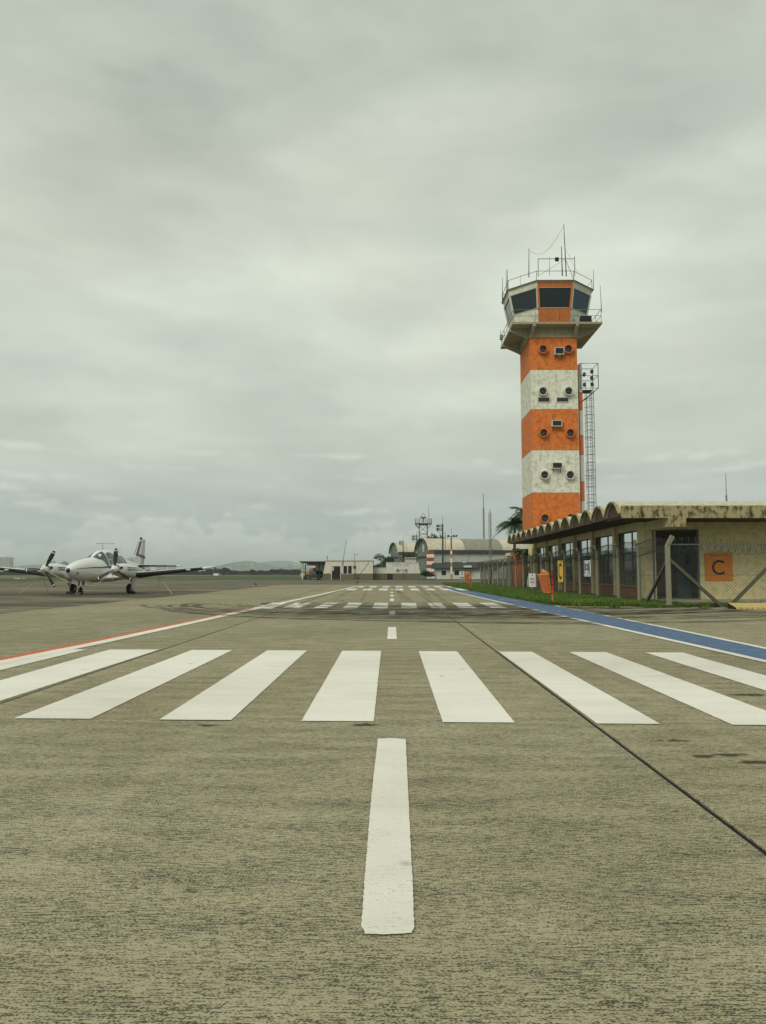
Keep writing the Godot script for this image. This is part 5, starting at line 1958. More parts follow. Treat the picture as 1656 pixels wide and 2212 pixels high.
func nac_w(z: float, y: float) -> float:
	var tab := [[2.18, 0.20, 1.20, 0.20], [1.9, 0.37, 1.18, 0.29], [1.4, 0.42, 1.155, 0.33], [0.7, 0.42, 1.11, 0.33], [0.0, 0.38, 1.05, 0.29], [-0.7, 0.29, 0.98, 0.22]]
	for k in tab.size() - 1:
		if z <= tab[k][0] and z >= tab[k + 1][0]:
			var f: float = (tab[k][0] - z) / (tab[k][0] - tab[k + 1][0])
			var w := lerpf(tab[k][1], tab[k + 1][1], f)
			var c := lerpf(tab[k][2], tab[k + 1][2], f)
			var h := lerpf(tab[k][3], tab[k + 1][3], f)
			var s := clampf(absf(y - c) / h, 0, 1)
			return w * pow(1.0 - pow(s, 2.5), 0.4)
	return 0.2

# ---------------------------------------------------------------- far side of the airfield
func wall_box(st: SurfaceTool, u0: float, u1: float, vt: float, z: float, depth: float, y0 := 0.0) -> void:
	var a := zp(u0, vt, z)
	var b := zp(u1, vt, z)
	span(st, Vector3(a.x, y0, z - depth), Vector3(b.x, a.y, z))

func part_box(root: Node3D, called: String, m: Material, u0: float, u1: float, v0: float, v1: float, z: float, back: float, front: float) -> MeshInstance3D:
	# a box seen between pixels on the plane z, from `back` behind it to `front` before it
	var a := zp(u0, v0, z); var b := zp(u1, v1, z)
	var st := nb()
	span(st, Vector3(a.x, b.y, z - back) - root.position, Vector3(b.x, a.y, z + front) - root.position)
	return put(st, called, m, root)

func small_buildings() -> void:
	var z := -118.0
	var st: SurfaceTool
	# flat-roofed hut with battered sides
	var c := zp(750, 1240, z)
	var t := thing("flat_hut", "low flat-roofed hut, cream above and olive below, with battered sides", "building", Vector3(c.x, 0, z))
	var yv := func(v: float) -> float: return zp(750, v, z).y
	var xv := func(u: float) -> float: return zp(u, 1240, z).x - t.position.x
	for q in [[0.0, yv.call(1238.8), "wall_base", M.wall_olive], [yv.call(1238.8), yv.call(1211.0), "wall", M.wall_cream]]:
		st = nb()
		var f0: float = q[0] / yv.call(1211.0)
		var f1: float = q[1] / yv.call(1211.0)
		var la: float = lerpf(xv.call(696), xv.call(704.5), f0); var lb: float = lerpf(xv.call(696), xv.call(704.5), f1)
		var r: float = xv.call(806)
		var e := 0.012 if q[0] == 0.0 else 0.0
		loft(st, [PackedVector3Array([Vector3(la - e, q[0], e), Vector3(r + e, q[0], e), Vector3(r + e, q[0], -7), Vector3(la - e, q[0], -7)]), PackedVector3Array([Vector3(lb - e, q[1], e), Vector3(r + e, q[1], e), Vector3(r + e, q[1], -7), Vector3(lb - e, q[1], -7)])], true, true)
		put(st, q[2], q[3], t)
	part_box(t, "roof_slab", M.white_trim, 703.5, 807, 1209.6, 1211.2, z, 7.2, 0.15)
	var d := part_box(t, "door_frame", M.white_trim, 716, 737.2, 1221.8, 1252.6, z, 0.02, 0.05)
	part_box(t, "doorway", M.black, 717.6, 735.6, 1223.2, 1252.6, z, 0.0, 0.065)
	part_box(t, "door_curtain", M.wall_grey, 718.4, 721.5, 1224.5, 1233.0, z, 0.0, 0.08)
	part_box(t, "doorstep", M.soil, 718, 735, 1249.3, 1252.7, z, 0.0, 0.3)
	part_box(t, "window_frame", M.white_trim, 740.6, 762.6, 1220.2, 1240.2, z, 0.0, 0.05)
	part_box(t, "window", M.black, 742.6, 750.2, 1222.6, 1239.2, z, 0.0, 0.07)
	part_box(t, "window", M.black, 752.8, 760.4, 1222.6, 1239.2, z, 0.0, 0.07)
	for q in [[740.2, 1222, 748.5, 1167], [767.5, 1250, 766.3, 1197]]:
		st = nb()
		tube(st, [zp(q[0], q[1], z + 0.12) - t.position, zp(q[2], q[3], z + 0.12) - t.position], 0.045, 5, 0.025)
		put(st, "aerial", M.steel_dark, t)
	st = nb()
	tube(st, [zp(766.3, 1198, z + 0.1) - t.position, zp(774.5, 1197.5, z + 0.1) - t.position], 0.03, 5)
	tube(st, [zp(707.5, 1210, z - 0.5) - t.position, zp(707.5, 1200.5, z - 0.5) - t.position], 0.05, 5)
	put(st, "vent_pipe", M.steel_dark, t)
	st = nb()
	var cable := []
	for k in 9:
		var f := k / 8.0
		cable.append(zp(lerpf(797, 772, f), lerpf(1213, 1246, pow(f, 0.8)), z + 0.06) - t.position)
	tube(st, cable, 0.02, 4)
	put(st, "cable", M.steel_dark, t)
	part_box(t, "meter_box", M.frame_dark, 764.2, 769.4, 1222.6, 1227.6, z, 0.0, 0.15)
	part_box(t, "wall_lamp", M.frame_dark, 772.5, 775.5, 1245.5, 1250.5, z, 0.0, 0.12)
	# link wall
	t = thing("link_wall", "low two-tone wall linking the hut to the white block", "wall", Vector3(zp(820, 1240, z).x, 0, z - 1.5))
	part_box(t, "wall_base", M.wall_olive, 806.2, 834.5, 1238.8, 1252.8, z - 1.5, 0.3, 0.0)
	part_box(t, "wall", M.wall_grey, 806.2, 834.5, 1224.5, 1238.8, z - 1.5, 0.28, -0.02)
	part_box(t, "roof", M.roof_dark, 806.2, 836, 1221.4, 1224.5, z - 1.5, 4.0, 0.15)
	# second block with two round fittings
	c = zp(870, 1240, z)
	t = thing("white_block", "low white block with olive base, faded lettering and two round wall fittings", "building", Vector3(c.x, 0, z))
	var h0: float = yv.call(1238.6)
	var h1: float = yv.call(1215.4)
	var xw := func(u: float) -> float: return zp(u, 1240, z).x - t.position.x
	st = nb()
	loft(st, [PackedVector3Array([Vector3(xw.call(834.6), 0, 0.012), Vector3(xw.call(912), 0, 0.012), Vector3(xw.call(912), 0, -7), Vector3(xw.call(834.6), 0, -7)]), PackedVector3Array([Vector3(xw.call(834.6), h0, 0.012), Vector3(xw.call(908.5), h0, 0.012), Vector3(xw.call(908.5), h0, -7), Vector3(xw.call(834.6), h0, -7)])], true, true)
	put(st, "wall_base", M.wall_olive, t)
	st = nb()
	loft(st, [PackedVector3Array([Vector3(xw.call(834.6), h0, 0), Vector3(xw.call(908.5), h0, 0), Vector3(xw.call(908.5), h0, -7), Vector3(xw.call(834.6), h0, -7)]), PackedVector3Array([Vector3(xw.call(834.6), h1, 0), Vector3(xw.call(904.6), h1, 0), Vector3(xw.call(904.6), h1, -7), Vector3(xw.call(834.6), h1, -7)])], true, true)
	put(st, "wall", M.wall_grey, t)
	part_box(t, "coping", M.white_trim, 834.4, 905, 1214.4, 1215.6, z, 7.1, 0.08)
	part_box(t, "doorway", M.black, 836.8, 849, 1239.6, 1251.8, z, 0.0, 0.04)
	for u in [859.4, 877.6]:
		st = nb(true)
		lathe(st, zp(u, 1231.6, z) - t.position, Basis(Vector3.RIGHT, Vector3.BACK, Vector3.DOWN), [[0.28, 0.0], [0.28, 0.12], [0.16, 0.14], [0.15, 0.05]], 16)
		var f := put(st, "round_fitting", M.white_trim, t)
		st = nb()
		lathe(st, zp(u, 1231.2, z) - t.position + Vector3(0, 0, 0.06), Basis(Vector3.RIGHT, Vector3.BACK, Vector3.DOWN), [[0.17, 0.0], [0.01, 0.0]], 14, false, true)
		put(st, "fan_opening", M.black, f)
	st = nb()
	tube(st, [zp(859, 1231, z + 0.1) - t.position, zp(877.5, 1231, z + 0.1) - t.position], 0.025, 4)
	tube(st, [zp(873, 1231, z + 0.1) - t.position, zp(873, 1250, z + 0.1) - t.position], 0.025, 4)
	put(st, "conduit", M.steel_dark, t)
	var lr := RandomNumberGenerator.new(); lr.seed = 21
	for u in [849.0, 854.5, 859.5, 864.5, 874.0, 878.5, 882.5]:                       # worn-off lettering, no longer readable
		st = nb()
		for k in 2:
			var a := zp(u + lr.randf_range(-1, 1.4), 1218.8, z) - t.position
			span(st, a + Vector3(0, -0.34, 0.001), a + Vector3(lr.randf_range(0.05, 0.12), 0, 0.006))
		put(st, "letter_trace", M.hangar_wall, t)
	# open-sided shed on the left of the hut
	var zs := -121.0
	t = thing("open_shed", "open-sided dark shed sheltering vehicles beside the flat hut", "shed", Vector3(zp(675, 1240, zs).x, 0, zs))
	part_box(t, "roof", M.roof_dark, 651, 704, 1212.6, 1215.6, zs, 8, 2.0)
	part_box(t, "gutter", M.white_trim, 650.4, 704, 1212.2, 1213.0, zs, 0.0, 2.1)
	for u in [653, 659.5, 690]: part_box(t, "pillar", M.frame_dark if u > 655 else M.white_trim, u, u + (2.6 if u < 655 else 1.4), 1215.6, 1252, zs, 0.2, 0.0)
	part_box(t, "back_wall", M.inner_plaster, 652, 703, 1215.6, 1222, zs - 8, 0.2, 0)
	part_box(t, "back_wall", M.wall_grey, 682, 703, 1222, 1250, zs - 8, 0.2, 0)
	for k in 4: part_box(t, "back_panel", M.sign_white, 659 + k * 6.0, 663 + k * 6.0, 1217.5, 1221.5, zs - 7.9, 0, 0.05)

func wheel(root: Node3D, at: Vector3, r: float, w: float) -> void:
	var st := nb(true)
	lathe(st, at - Vector3(w / 2, 0, 0), Basis(Vector3.BACK, Vector3.RIGHT, Vector3.UP), [[r * 0.6, 0.0], [r * 0.94, 0.0], [r, 0.05], [r, w - 0.05], [r * 0.94, w], [r * 0.6, w]], 18)
	var o := put(st, "wheel", M.rubber, root)
	st = nb(true)
	lathe(st, at - Vector3(w / 2 - 0.02, 0, 0), Basis(Vector3.BACK, Vector3.RIGHT, Vector3.UP), [[r * 0.6, 0.0], [r * 0.3, 0.03], [r * 0.3, w - 0.07], [r * 0.6, w - 0.04]], 14, true, true)
	put(st, "rim", M.alu, o)

func vehicles() -> void:
	# yellow tractor truck with a tall red rear body, side-on to three-quarter
	var p := gp(673, 1251.6)
	var t := thing("apron_truck", "yellow bonneted truck with rusty red superstructure parked under the shed", "truck", p, deg_to_rad(-62))
	var st := nb()
	# own axes: +z forward
	var prof := PackedVector2Array([Vector2(-2.6, 0.5), Vector2(-2.6, 0.85), Vector2(0.2, 0.85), Vector2(0.2, 1.15), Vector2(1.5, 1.05), Vector2(1.7, 0.9), Vector2(1.72, 0.5), Vector2(1.35, 0.5), Vector2(1.2, 0.85), Vector2(0.75, 0.85), Vector2(0.6, 0.5)])
	prism(st, prof, Transform3D(Basis(Vector3(0, 0, 1), Vector3.UP, Vector3(1, 0, 0)), Vector3(-0.8, 0, 0)), 1.6)
	put(st, "bonnet", M.truck_yellow, t)
	st = nb()
	prism(st, PackedVector2Array([Vector2(-0.9, 0.86), Vector2(-0.9, 2.0), Vector2(-0.2, 2.0), Vector2(0.2, 1.45), Vector2(0.2, 0.86)]), Transform3D(Basis(Vector3(0, 0, 1), Vector3.UP, Vector3(1, 0, 0)), Vector3(-0.75, 0, 0)), 1.5)
	put(st, "cab", M.truck_red, t)
	st = nb()
	span(st, Vector3(-0.77, 1.45, -0.8), Vector3(0.77, 1.9, -0.3))
	put(st, "window", M.glass_tower, t)
	st = nb()
	span(st, Vector3(-0.75, 0.86, -2.6), Vector3(0.75, 1.9, -1.0))
	put(st, "rear_body", M.truck_red, t)
	st = nb()
	for s in [-1, 1]:
		tube(st, [Vector3(s * 0.6, 1.9, -1.2), Vector3(s * 0.6, 2.7, -1.2), Vector3(s * 0.6, 2.7, -2.4), Vector3(s * 0.6, 1.9, -2.4)], 0.05, 5)
	put(st, "crane_frame", M.steel_dark, t)
	for s in [-1, 1]:
		st = nb(true)
		lathe(st, Vector3(s * 0.55, 0.85, 1.70), Basis(Vector3.RIGHT, Vector3.BACK, Vector3.DOWN), [[0.1, 0.0], [0.1, 0.03], [0.01, 0.05]], 10, false, true)
		put(st, "headlight", M.lamp_glass, t)
		wheel(t, Vector3(s * 0.75, 0.42, 0.98), 0.42, 0.26)
		wheel(t, Vector3(s * 0.75, 0.42, -1.9), 0.42, 0.26)
	# dark car, tail towards the taxiway
	p = gp(687.5, 1252.2)
	t = thing("parked_car", "dark blue car parked between the yellow truck and the hut", "car", p, deg_to_rad(35))
	st = nb()
	var rings := []
	for q in [[-0.86, 0.0], [-0.80, 0.06], [0.80, 0.06], [0.86, 0.0]]:
		var r := PackedVector3Array()
		for k in [[-1.95, 0.30], [-1.98, 0.75], [-1.85, 0.88], [0.95, 0.92], [1.75, 0.78], [1.9, 0.6], [1.88, 0.30]]:
			r.append(Vector3(q[0], k[1] + (0.0 if k[1] < 0.4 else q[1] * 0.5 - 0.03), k[0] * (1.0 - 0.03 * (1.0 if q[1] == 0.0 else 0.0))))
		rings.append(r)
	loft(st, rings, true, true)
	put(st, "body", M.car_dark, t)
	st = nb()
	loft(st, [PackedVector3Array([Vector3(0.76, 0.9, 0.9), Vector3(0.76, 0.9, -1.8), Vector3(-0.76, 0.9, -1.8), Vector3(-0.76, 0.9, 0.9)]), PackedVector3Array([Vector3(0.58, 1.42, 0.1), Vector3(0.58, 1.42, -1.35), Vector3(-0.58, 1.42, -1.35), Vector3(-0.58, 1.42, 0.1)]), PackedVector3Array([Vector3(0.45, 1.46, 0.0), Vector3(0.45, 1.46, -1.2), Vector3(-0.45, 1.46, -1.2), Vector3(-0.45, 1.46, 0.0)])], true, true)
	put(st, "roof", M.car_dark, t)
	st = nb()
	loft(st, [PackedVector3Array([Vector3(0.745, 0.95, 0.86), Vector3(0.745, 0.95, -1.76), Vector3(-0.745, 0.95, -1.76), Vector3(-0.745, 0.95, 0.86)]), PackedVector3Array([Vector3(0.625, 1.36, 0.24), Vector3(0.625, 1.36, -1.42), Vector3(-0.625, 1.36, -1.42), Vector3(-0.625, 1.36, 0.24)])], false, false)
	put(st, "windows", M.glass_tower, t).scale = Vector3(1.02, 1, 1.012)
	for s in [-1, 1]:
		wheel(t, Vector3(s * 0.78, 0.30, 1.2), 0.30, 0.2)
		wheel(t, Vector3(s * 0.78, 0.30, -1.25), 0.30, 0.2)
		st = nb()
		box(st, Vector3(s * 0.62, 0.72, 1.84), Vector3(0.3, 0.12, 0.06))
		put(st, "headlight", M.lamp_glass, t)

func hangar(label: String, x0: float, z0: float, wide: float, long: float, eave: float, top: float, turn: float, sheets: bool) -> void:
	# own axes: gable on x = 0 facing -x, the long side on z = 0 facing the reader
	var t := thing("hangar", label, "hangar", Vector3(x0, 0, z0), turn, "")
	var st := nb()
	span(st, Vector3(0.1, 0, -0.3), Vector3(long, eave, 0))
	put(st, "side_wall", M.hangar_wall, t)
	st = nb()
	span(st, Vector3(0.1, 0, -wide), Vector3(long, eave, -wide + 0.3))
	put(st, "side_wall", M.hangar_wall, t)
	var arc := []
	var n := 20
	for k in n + 1:
		var a := PI * k / n
		arc.append(Vector2(-wide / 2 + cos(a) * (wide / 2 + 0.5), eave - 0.1 + sin(a) * (top - eave + 0.1)))
	# roof sheets
	var tones := [M.sheet_pale, M.sheet_cream, M.sheet_grey, M.sheet_grey, M.sheet_cream, M.sheet_tan, M.sheet_tan, M.sheet_cream, M.sheet_pale]
	var cols := 9 if sheets else 5
	for c in cols:
		var xa := -0.6 + (long + 1.0) * c / cols
		var xb := -0.6 + (long + 1.0) * (c + 1) / cols
		for seg in 5:
			st = nb(true)
			for k in range(seg * 4, seg * 4 + 4):
				var p: Vector2 = arc[k]; var q: Vector2 = arc[k + 1]
				quad(st, Vector3(xa + 0.02, p.y, p.x), Vector3(xb - 0.02, p.y, p.x), Vector3(xb - 0.02, q.y, q.x), Vector3(xa + 0.02, q.y, q.x))
			var m: Material = M.sheet_pale
			if sheets: m = tones[c] if seg == 1 else (M.sheet_grey if seg == 0 and c in [2, 3] else tones[(c * 4) % 2])
			elif c % 2: m = M.sheet_cream
			put(st, "roof_sheet", m, t)
	st = nb()
	for k in n:
		var p: Vector2 = arc[k]; var q: Vector2 = arc[k + 1]
		for x in [-0.6, long + 0.4]: bar(st, Vector3(x, p.y - 0.02, p.x), Vector3(x, q.y - 0.02, q.x), 0.22, 0.12)
	put(st, "roof_edge", M.frame_dark if sheets else M.steel, t)
	var poly := PackedVector2Array()
	for k in n + 1: poly.append(Vector2(-arc[k].x if false else arc[k].x, arc[k].y - 0.12))
	poly.append(Vector2(arc[n].x, 0)); poly.append(Vector2(arc[0].x, 0))
	st = nb()
	prism(st, poly, Transform3D(Basis(Vector3(0, 0, 1), Vector3.UP, Vector3(1, 0, 0)), Vector3(0.0, 0, 0)), 0.2)
	put(st, "gable_wall", M.hangar_gable, t)
	st = nb()
	prism(st, poly, Transform3D(Basis(Vector3(0, 0, 1), Vector3.UP, Vector3(1, 0, 0)), Vector3(long, 0, 0)), 0.2)
	put(st, "gable_wall", M.hangar_gable, t)
	st = nb()
	bar(st, Vector3(-0.1, eave * 0.82, 0.3), Vector3(-0.1, eave * 0.82, -wide - 0.3), 0.25)
	put(st, "gable_beam", M.frame_dark, t)
	st = nb()
	span(st, Vector3(-0.2, eave - 0.35, 0.0), Vector3(long + 0.3, eave + 0.25, 0.55))
	put(st, "eave_gutter", M.frame_dark, t)
	if not sheets: return
	st = nb(true)
	lathe(st, Vector3(-0.02, eave + 0.7, -wide * 0.5), Basis(Vector3.UP, Vector3.LEFT, Vector3.BACK), [[0.9, 0.0], [0.9, 0.05], [0.7, 0.06], [0.01, 0.06]], 18, false, true)
	put(st, "round_emblem", M.white_trim, t)
	# strip windows under the eave
	var k := 3.0
	while k < long - 3:
		st = nb()
		span(st, Vector3(k, eave * 0.46, 0.005), Vector3(k + 3.6, eave * 0.60, 0.02))
		var w := put(st, "strip_window", M.black, t)
		st = nb()
		span(st, Vector3(k + 0.1, eave * 0.525, 0.02), Vector3(k + 3.5, eave * 0.555, 0.05))
		put(st, "glazing_bar", M.white_trim, w)
		k += 4.6

func flood_mast(label: String, u: float, z: float, v_top: float, v_tip: float, side: float) -> void:
	var b := zp(u, 1240, z)
	var top := zp(u, v_top, z).y
	var t := thing("floodlight_mast", label, "mast", Vector3(b.x, 0, z), 0.0, "floodlight masts by the hangars")
	var st := nb()
	tube(st, [Vector3.ZERO, Vector3(0, top, 0)], 0.17, 8, 0.12)
	put(st, "pole", M.steel_dark, t)
	st = nb()
	tube(st, [Vector3(0, top, 0), Vector3(0, zp(u, v_tip, z).y, 0)], 0.045, 5, 0.02)
	put(st, "lightning_rod", M.steel_dark, t)
	st = nb()
	var y := top * 0.3
	while y < top - 1.5:
		bar(st, Vector3(0.12, y, 0), Vector3(0.52, y, 0), 0.03)
		y += 0.45
	tube(st, [Vector3(0.5, top * 0.3, 0), Vector3(0.5, top - 1.5, 0)], 0.03, 4)
	put(st, "ladder", M.steel_dark, t)
	st = nb()
	for q in [[0.0, -0.1], [0.0, -1.15]]: bar(st, Vector3(0, top + q[1], 0), Vector3(side * 1.15, top + q[1], 0), 0.06)
	bar(st, Vector3(side * 1.1, top - 1.15, 0), Vector3(0, top - 2.0, 0), 0.06)
	bar(st, Vector3(side * 0.62, top - 0.1, 0), Vector3(side * 0.62, top - 1.15, 0), 0.05)
	put(st, "bracket", M.steel_dark, t)
	for q in [[0.38, -0.36], [0.38, -0.9], [0.95, -0.36], [0.95, -0.9]]:
		st = nb()
		bevelled(st, Vector3(side * q[0], top + q[1], 0.1), Vector3(0.42, 0.40, 0.34), 0.05)
		var f := put(st, "floodlight", M.black, t)
		if q[0] < 0.6:
			st = nb()
			box(st, Vector3(side * q[0], top + q[1], 0.275), Vector3(0.3, 0.28, 0.01))
			put(st, "lens", M.lamp_glass, f)

func far_structures() -> void:
	var st: SurfaceTool
	var z := -152.0
	var a := zp(929, 1240, z)
	hangar("large arched hangar with patched pale roof sheets and grey gable", a.x, z, 12.5, 34.0, zp(929, 1190.6, z).y, zp(929, 1163.2, z - 6.2).y, deg_to_rad(9.0), true)
	# chequered red and white board tower at its corner
	var zc := -148.0
	var c := zp(930.5, 1240, zc)
	var t := thing("chequered_tower", "slim tower of red and white chequered panels at the hangar corner", "tower", Vector3(c.x, 0, zc))
	var x0 := zp(922.8, 1240, zc).x - c.x
	var x1 := zp(938.4, 1240, zc).x - c.x
	var hh := zp(930, 1189.4, zc).y
	for r in 8:
		for k in 3:
			st = nb()
			var w := (x1 - x0) / 3.0
			span(st, Vector3(x0 + k * w + 0.015, hh * r / 8.0 + 0.015, -0.9), Vector3(x0 + (k + 1) * w - 0.015, hh * (r + 1) / 8.0 - 0.015, 0.0))
			put(st, "panel", M.check_red if r % 2 else M.sign_white, t)
	st = nb()
	span(st, Vector3(x0 + 0.02, 0, -0.88), Vector3(x1 - 0.02, hh - 0.02, -0.03))
	put(st, "core", M.frame_dark, t)
	# white house with a dark tiled roof
	var zh := -138.0
	var hl := zp(944, 1240, zh)
	var hr := zp(1075, 1240, zh)
	t = thing("white_house", "long white house with dark pitched roof in front of the hangar", "building", Vector3(hl.x, 0, zh))
	st = nb()
	var he := zp(944, 1227, zh).y
	span(st, Vector3(0, 0, -7), Vector3(hr.x - hl.x, he, 0))
	put(st, "wall", M.wall_white, t)
	var ht := zp(944, 1215.8, zh - 3.5).y
	st = nb()
	prism(st, PackedVector2Array([Vector2(0.7, he - 0.1), Vector2(0.7, he + 0.02), Vector2(-3.5, ht), Vector2(-7.7, he + 0.02), Vector2(-7.7, he - 0.1)]), Transform3D(Basis(Vector3(0, 0, 1), Vector3.UP, Vector3(1, 0, 0)), Vector3(-0.6, 0, 0)), hr.x - hl.x + 1.2)
	put(st, "roof", M.roof_dark, t)
	for q in [[954.5, 964, 1233, 1242.3], [982.5, 992, 1233, 1242.3]]:
		part_box(t, "window", M.black, q[0], q[1], q[2], q[3], zh, 0.0, 0.04)
	part_box(t, "meter_cabinet", M.sign_white, 994, 1003, 1234, 1246, zh, 0.0, 0.25)
	for v in [1236.8, 1241.4]:
		st = nb()
		lathe(st, zp(998.6, v, zh + 0.26) - t.position, Basis(Vector3.RIGHT, Vector3.BACK, Vector3.DOWN), [[0.14, 0.0], [0.01, 0.0]], 12, false, true)
		put(st, "fan_opening", M.black, t)
	for u in range(976, 1036, 4): part_box(t, "vent_block", M.frame_dark, u, u + 2.6, 1232.2, 1233.6, zh, 0.0, 0.02)
	part_box(t, "porch_roof", M.white_trim, 1002, 1018, 1221.5, 1226, zh, 0, 1.4)
	# orange and white banded pole with a cross-arm of lamps
	var zl := -130.0
	var b := zp(976, 1240, zl)
	t = thing("lamp_pole", "orange and white banded lamp pole with three lamps on a cross arm", "lamp", Vector3(b.x, 0, zl))
	var cuts := [1251.6, 1240.0, 1224.0, 1215.5, 1206.0, 1197.0, 1190.0, 1183.5]
	for k in cuts.size() - 1:
		st = nb()
		tube(st, [Vector3(0, maxf(0.0, zp(976, cuts[k], zl).y), 0), Vector3(0, zp(976, cuts[k + 1], zl).y, 0)], 0.16, 8)
		put(st, "pole_band", M.orange_plain if k % 2 == 0 else M.sign_white, t)
	st = nb()
	var ty := zp(976, 1160.5, zl).y
	tube(st, [Vector3(0, zp(976, 1183.5, zl).y, 0), Vector3(0, ty, 0)], 0.10, 6)
	tube(st, [Vector3(-0.75, ty + 0.1, 0), Vector3(0.95, ty + 0.1, 0)], 0.05, 5)
	tube(st, [Vector3(0, ty + 0.1, 0), Vector3(0, ty + 1.6, 0)], 0.025, 4)
	put(st, "cross_arm", M.steel_dark, t)
	for x in [-0.5, 0.4, 0.9]:
		st = nb()
		bevelled(st, Vector3(x, ty + 0.26, 0), Vector3(0.34, 0.24, 0.3), 0.05)
		put(st, "lamp_head", M.steel_dark, t)
	flood_mast("tallest dark floodlight mast standing before the arched hangar", 957.5, -141.0, 1132.5, 1114.5, -1.0)
	flood_mast("floodlight mast rising behind the white block beside the hangar gable", 901.5, -185.0, 1156.0, 1145.0, -1.0)
	flood_mast("smallest floodlight mast at the second hangar", 871.5, -225.0, 1168.0, 1159.0, -1.0)
	# radar tower
	var zr := -178.0
	var rc := zp(915.5, 1240, zr)
	t = thing("radar_tower", "steel lattice tower carrying a railed platform and a small dish", "tower", Vector3(rc.x, 0, zr))
	var half := (zp(924.8, 1240, zr).x - zp(907.2, 1240, zr).x) / 2
	var py := zp(915, 1132.2, zr).y
	st = nb()
	for s in [[-1, -1], [1, -1], [1, 1], [-1, 1]]: bar(st, Vector3(s[0] * half, 0, s[1] * half), Vector3(s[0] * half, py, s[1] * half), 0.2)
	put(st, "leg", M.steel, t)
	var y := py
	while y > 1.0:
		st = nb()
		var yb := y - 2.1
		for s in [[-1, 1, 1, 1], [1, 1, 1, -1], [1, -1, -1, -1], [-1, -1, -1, 1]]:
			bar(st, Vector3(s[0] * half, y - 0.2, s[1] * half), Vector3(s[2] * half, y - 0.2, s[3] * half), 0.13)
			bar(st, Vector3(s[0] * half, yb, s[1] * half), Vector3(s[2] * half, y - 0.3, s[3] * half), 0.10)
		put(st, "brace", M.steel, t)
		y -= 2.1
	var pw := (zp(933, 1240, zr).x - zp(898, 1240, zr).x) / 2
	st = nb()
	span(st, Vector3(-pw, py, -pw), Vector3(pw, py + 0.22, pw))
	for s in [-1, 1]:
		bar(st, Vector3(s * pw, py, half), Vector3(s * half, py - 1.1, half), 0.12)
		bar(st, Vector3(s * pw, py, -half), Vector3(s * half, py - 1.1, -half), 0.12)
	put(st, "platform", M.steel, t)
	railing(t, [Vector3(-pw, py + 0.2, pw), Vector3(pw, py + 0.2, pw), Vector3(pw, py + 0.2, -pw), Vector3(-pw, py + 0.2, -pw)], true, [0.5, 1.0], 1.0, 0.035, M.steel, "platform_railing")
	st = nb(true)
	tube(st, [Vector3(0, py + 0.2, 0), Vector3(0, py + 1.35, 0)], 0.16, 8)
	lathe(st, Vector3(0, py + 1.35, 0), Basis.IDENTITY, [[0.2, 0.0], [0.75, 0.22], [0.8, 0.32], [0.7, 0.34], [0.1, 0.2]], 16, true, true)
	tube(st, [Vector3(-0.6, py + 1.6, 0), Vector3(-0.25, py + 2.35, 0), Vector3(0, py + 2.55, 0), Vector3(0.25, py + 2.35, 0), Vector3(0.6, py + 1.6, 0)], 0.06, 6)
	put(st, "dish", M.steel, t)
	st = nb()
	tube(st, [Vector3(pw * 0.75, py, pw * 0.5), Vector3(pw * 0.6, zp(930, 1091, zr).y, pw * 0.5)], 0.09, 5, 0.03)
	put(st, "aerial", M.steel, t)
	# thin masts
	for q in [[1046.5, -300.0, 1066.0, 1098.0, "tall thin radio mast standing behind the long hangar roof"], [1576.0, -90.0, 1023.0, 1070.0, "lone whip mast rising beyond the terminal roof"]]:
		var m := zp(q[0], 1240, q[1])
		t = thing("radio_mast", q[4], "mast", Vector3(m.x, 0, q[1]))
		st = nb()
		var yt := zp(q[0], q[2], q[1]).y
		var ym := zp(q[0], q[3], q[1]).y
		var r: float = absf(q[1]) * 0.0009
		tube(st, [Vector3.ZERO, Vector3(0, ym, 0)], r * 1.4, 5)
		put(st, "mast", M.steel, t)
		st = nb()
		tube(st, [Vector3(0, ym, 0), Vector3(0, yt, 0)], r * 0.7, 4, r * 0.4)
		put(st, "whip", M.steel, t)
	# lattice mast in front of the long hangar roof
	var zm := -104.0
	var mb := zp(1060.5, 1240, zm)
	t = thing("lattice_mast", "slender steel lattice mast beside the palms", "mast", Vector3(mb.x, 0, zm))
	var mh := zp(1060, 1107, zm).y
	st = nb()
	for s in [[-0.18, -0.1], [0.18, -0.1], [0.0, 0.2]]: tube(st, [Vector3(s[0], 0, s[1]), Vector3(s[0] * 0.8, mh, s[1] * 0.8)], 0.035, 4)
	y = 0.3
	var flip := 1.0
	while y < mh - 0.4:
		bar(st, Vector3(-0.18 * flip, y, -0.1), Vector3(0.18 * flip, y + 0.35, -0.1), 0.03)
		bar(st, Vector3(-0.18 * flip, y, -0.1), Vector3(0, y + 0.35, 0.2), 0.03)
		y += 0.35
		flip = -flip
	put(st, "lattice", M.steel, t)
	st = nb()
	tube(st, [Vector3(0, mh - 0.3, 0), Vector3(0, mh + 0.5, 0)], 0.03, 4)
	put(st, "tip", M.steel_dark, t)
	# second hangar further off
	var z2 := -230.0
	a = zp(862, 1240, z2)
	hangar("smaller distant hangar with arched roof beyond the white block", a.x, z2, 15.0, 16.0, zp(862, 1194, z2).y, zp(862, 1172, z2 - 7).y, deg_to_rad(9.0), false)
	# a pale low store between the hangars
	var zq := -190.0
	t = thing("pale_store", "pale low store between the two hangars", "building", Vector3(zp(888, 1240, zq).x, 0, zq))
	part_box(t, "wall", M.wall_white, 876, 904, 1206, 1249, zq, 6, 0)
	part_box(t, "roof", M.sheet_pale, 875, 905, 1204, 1206, zq, 6.4, 0.4)
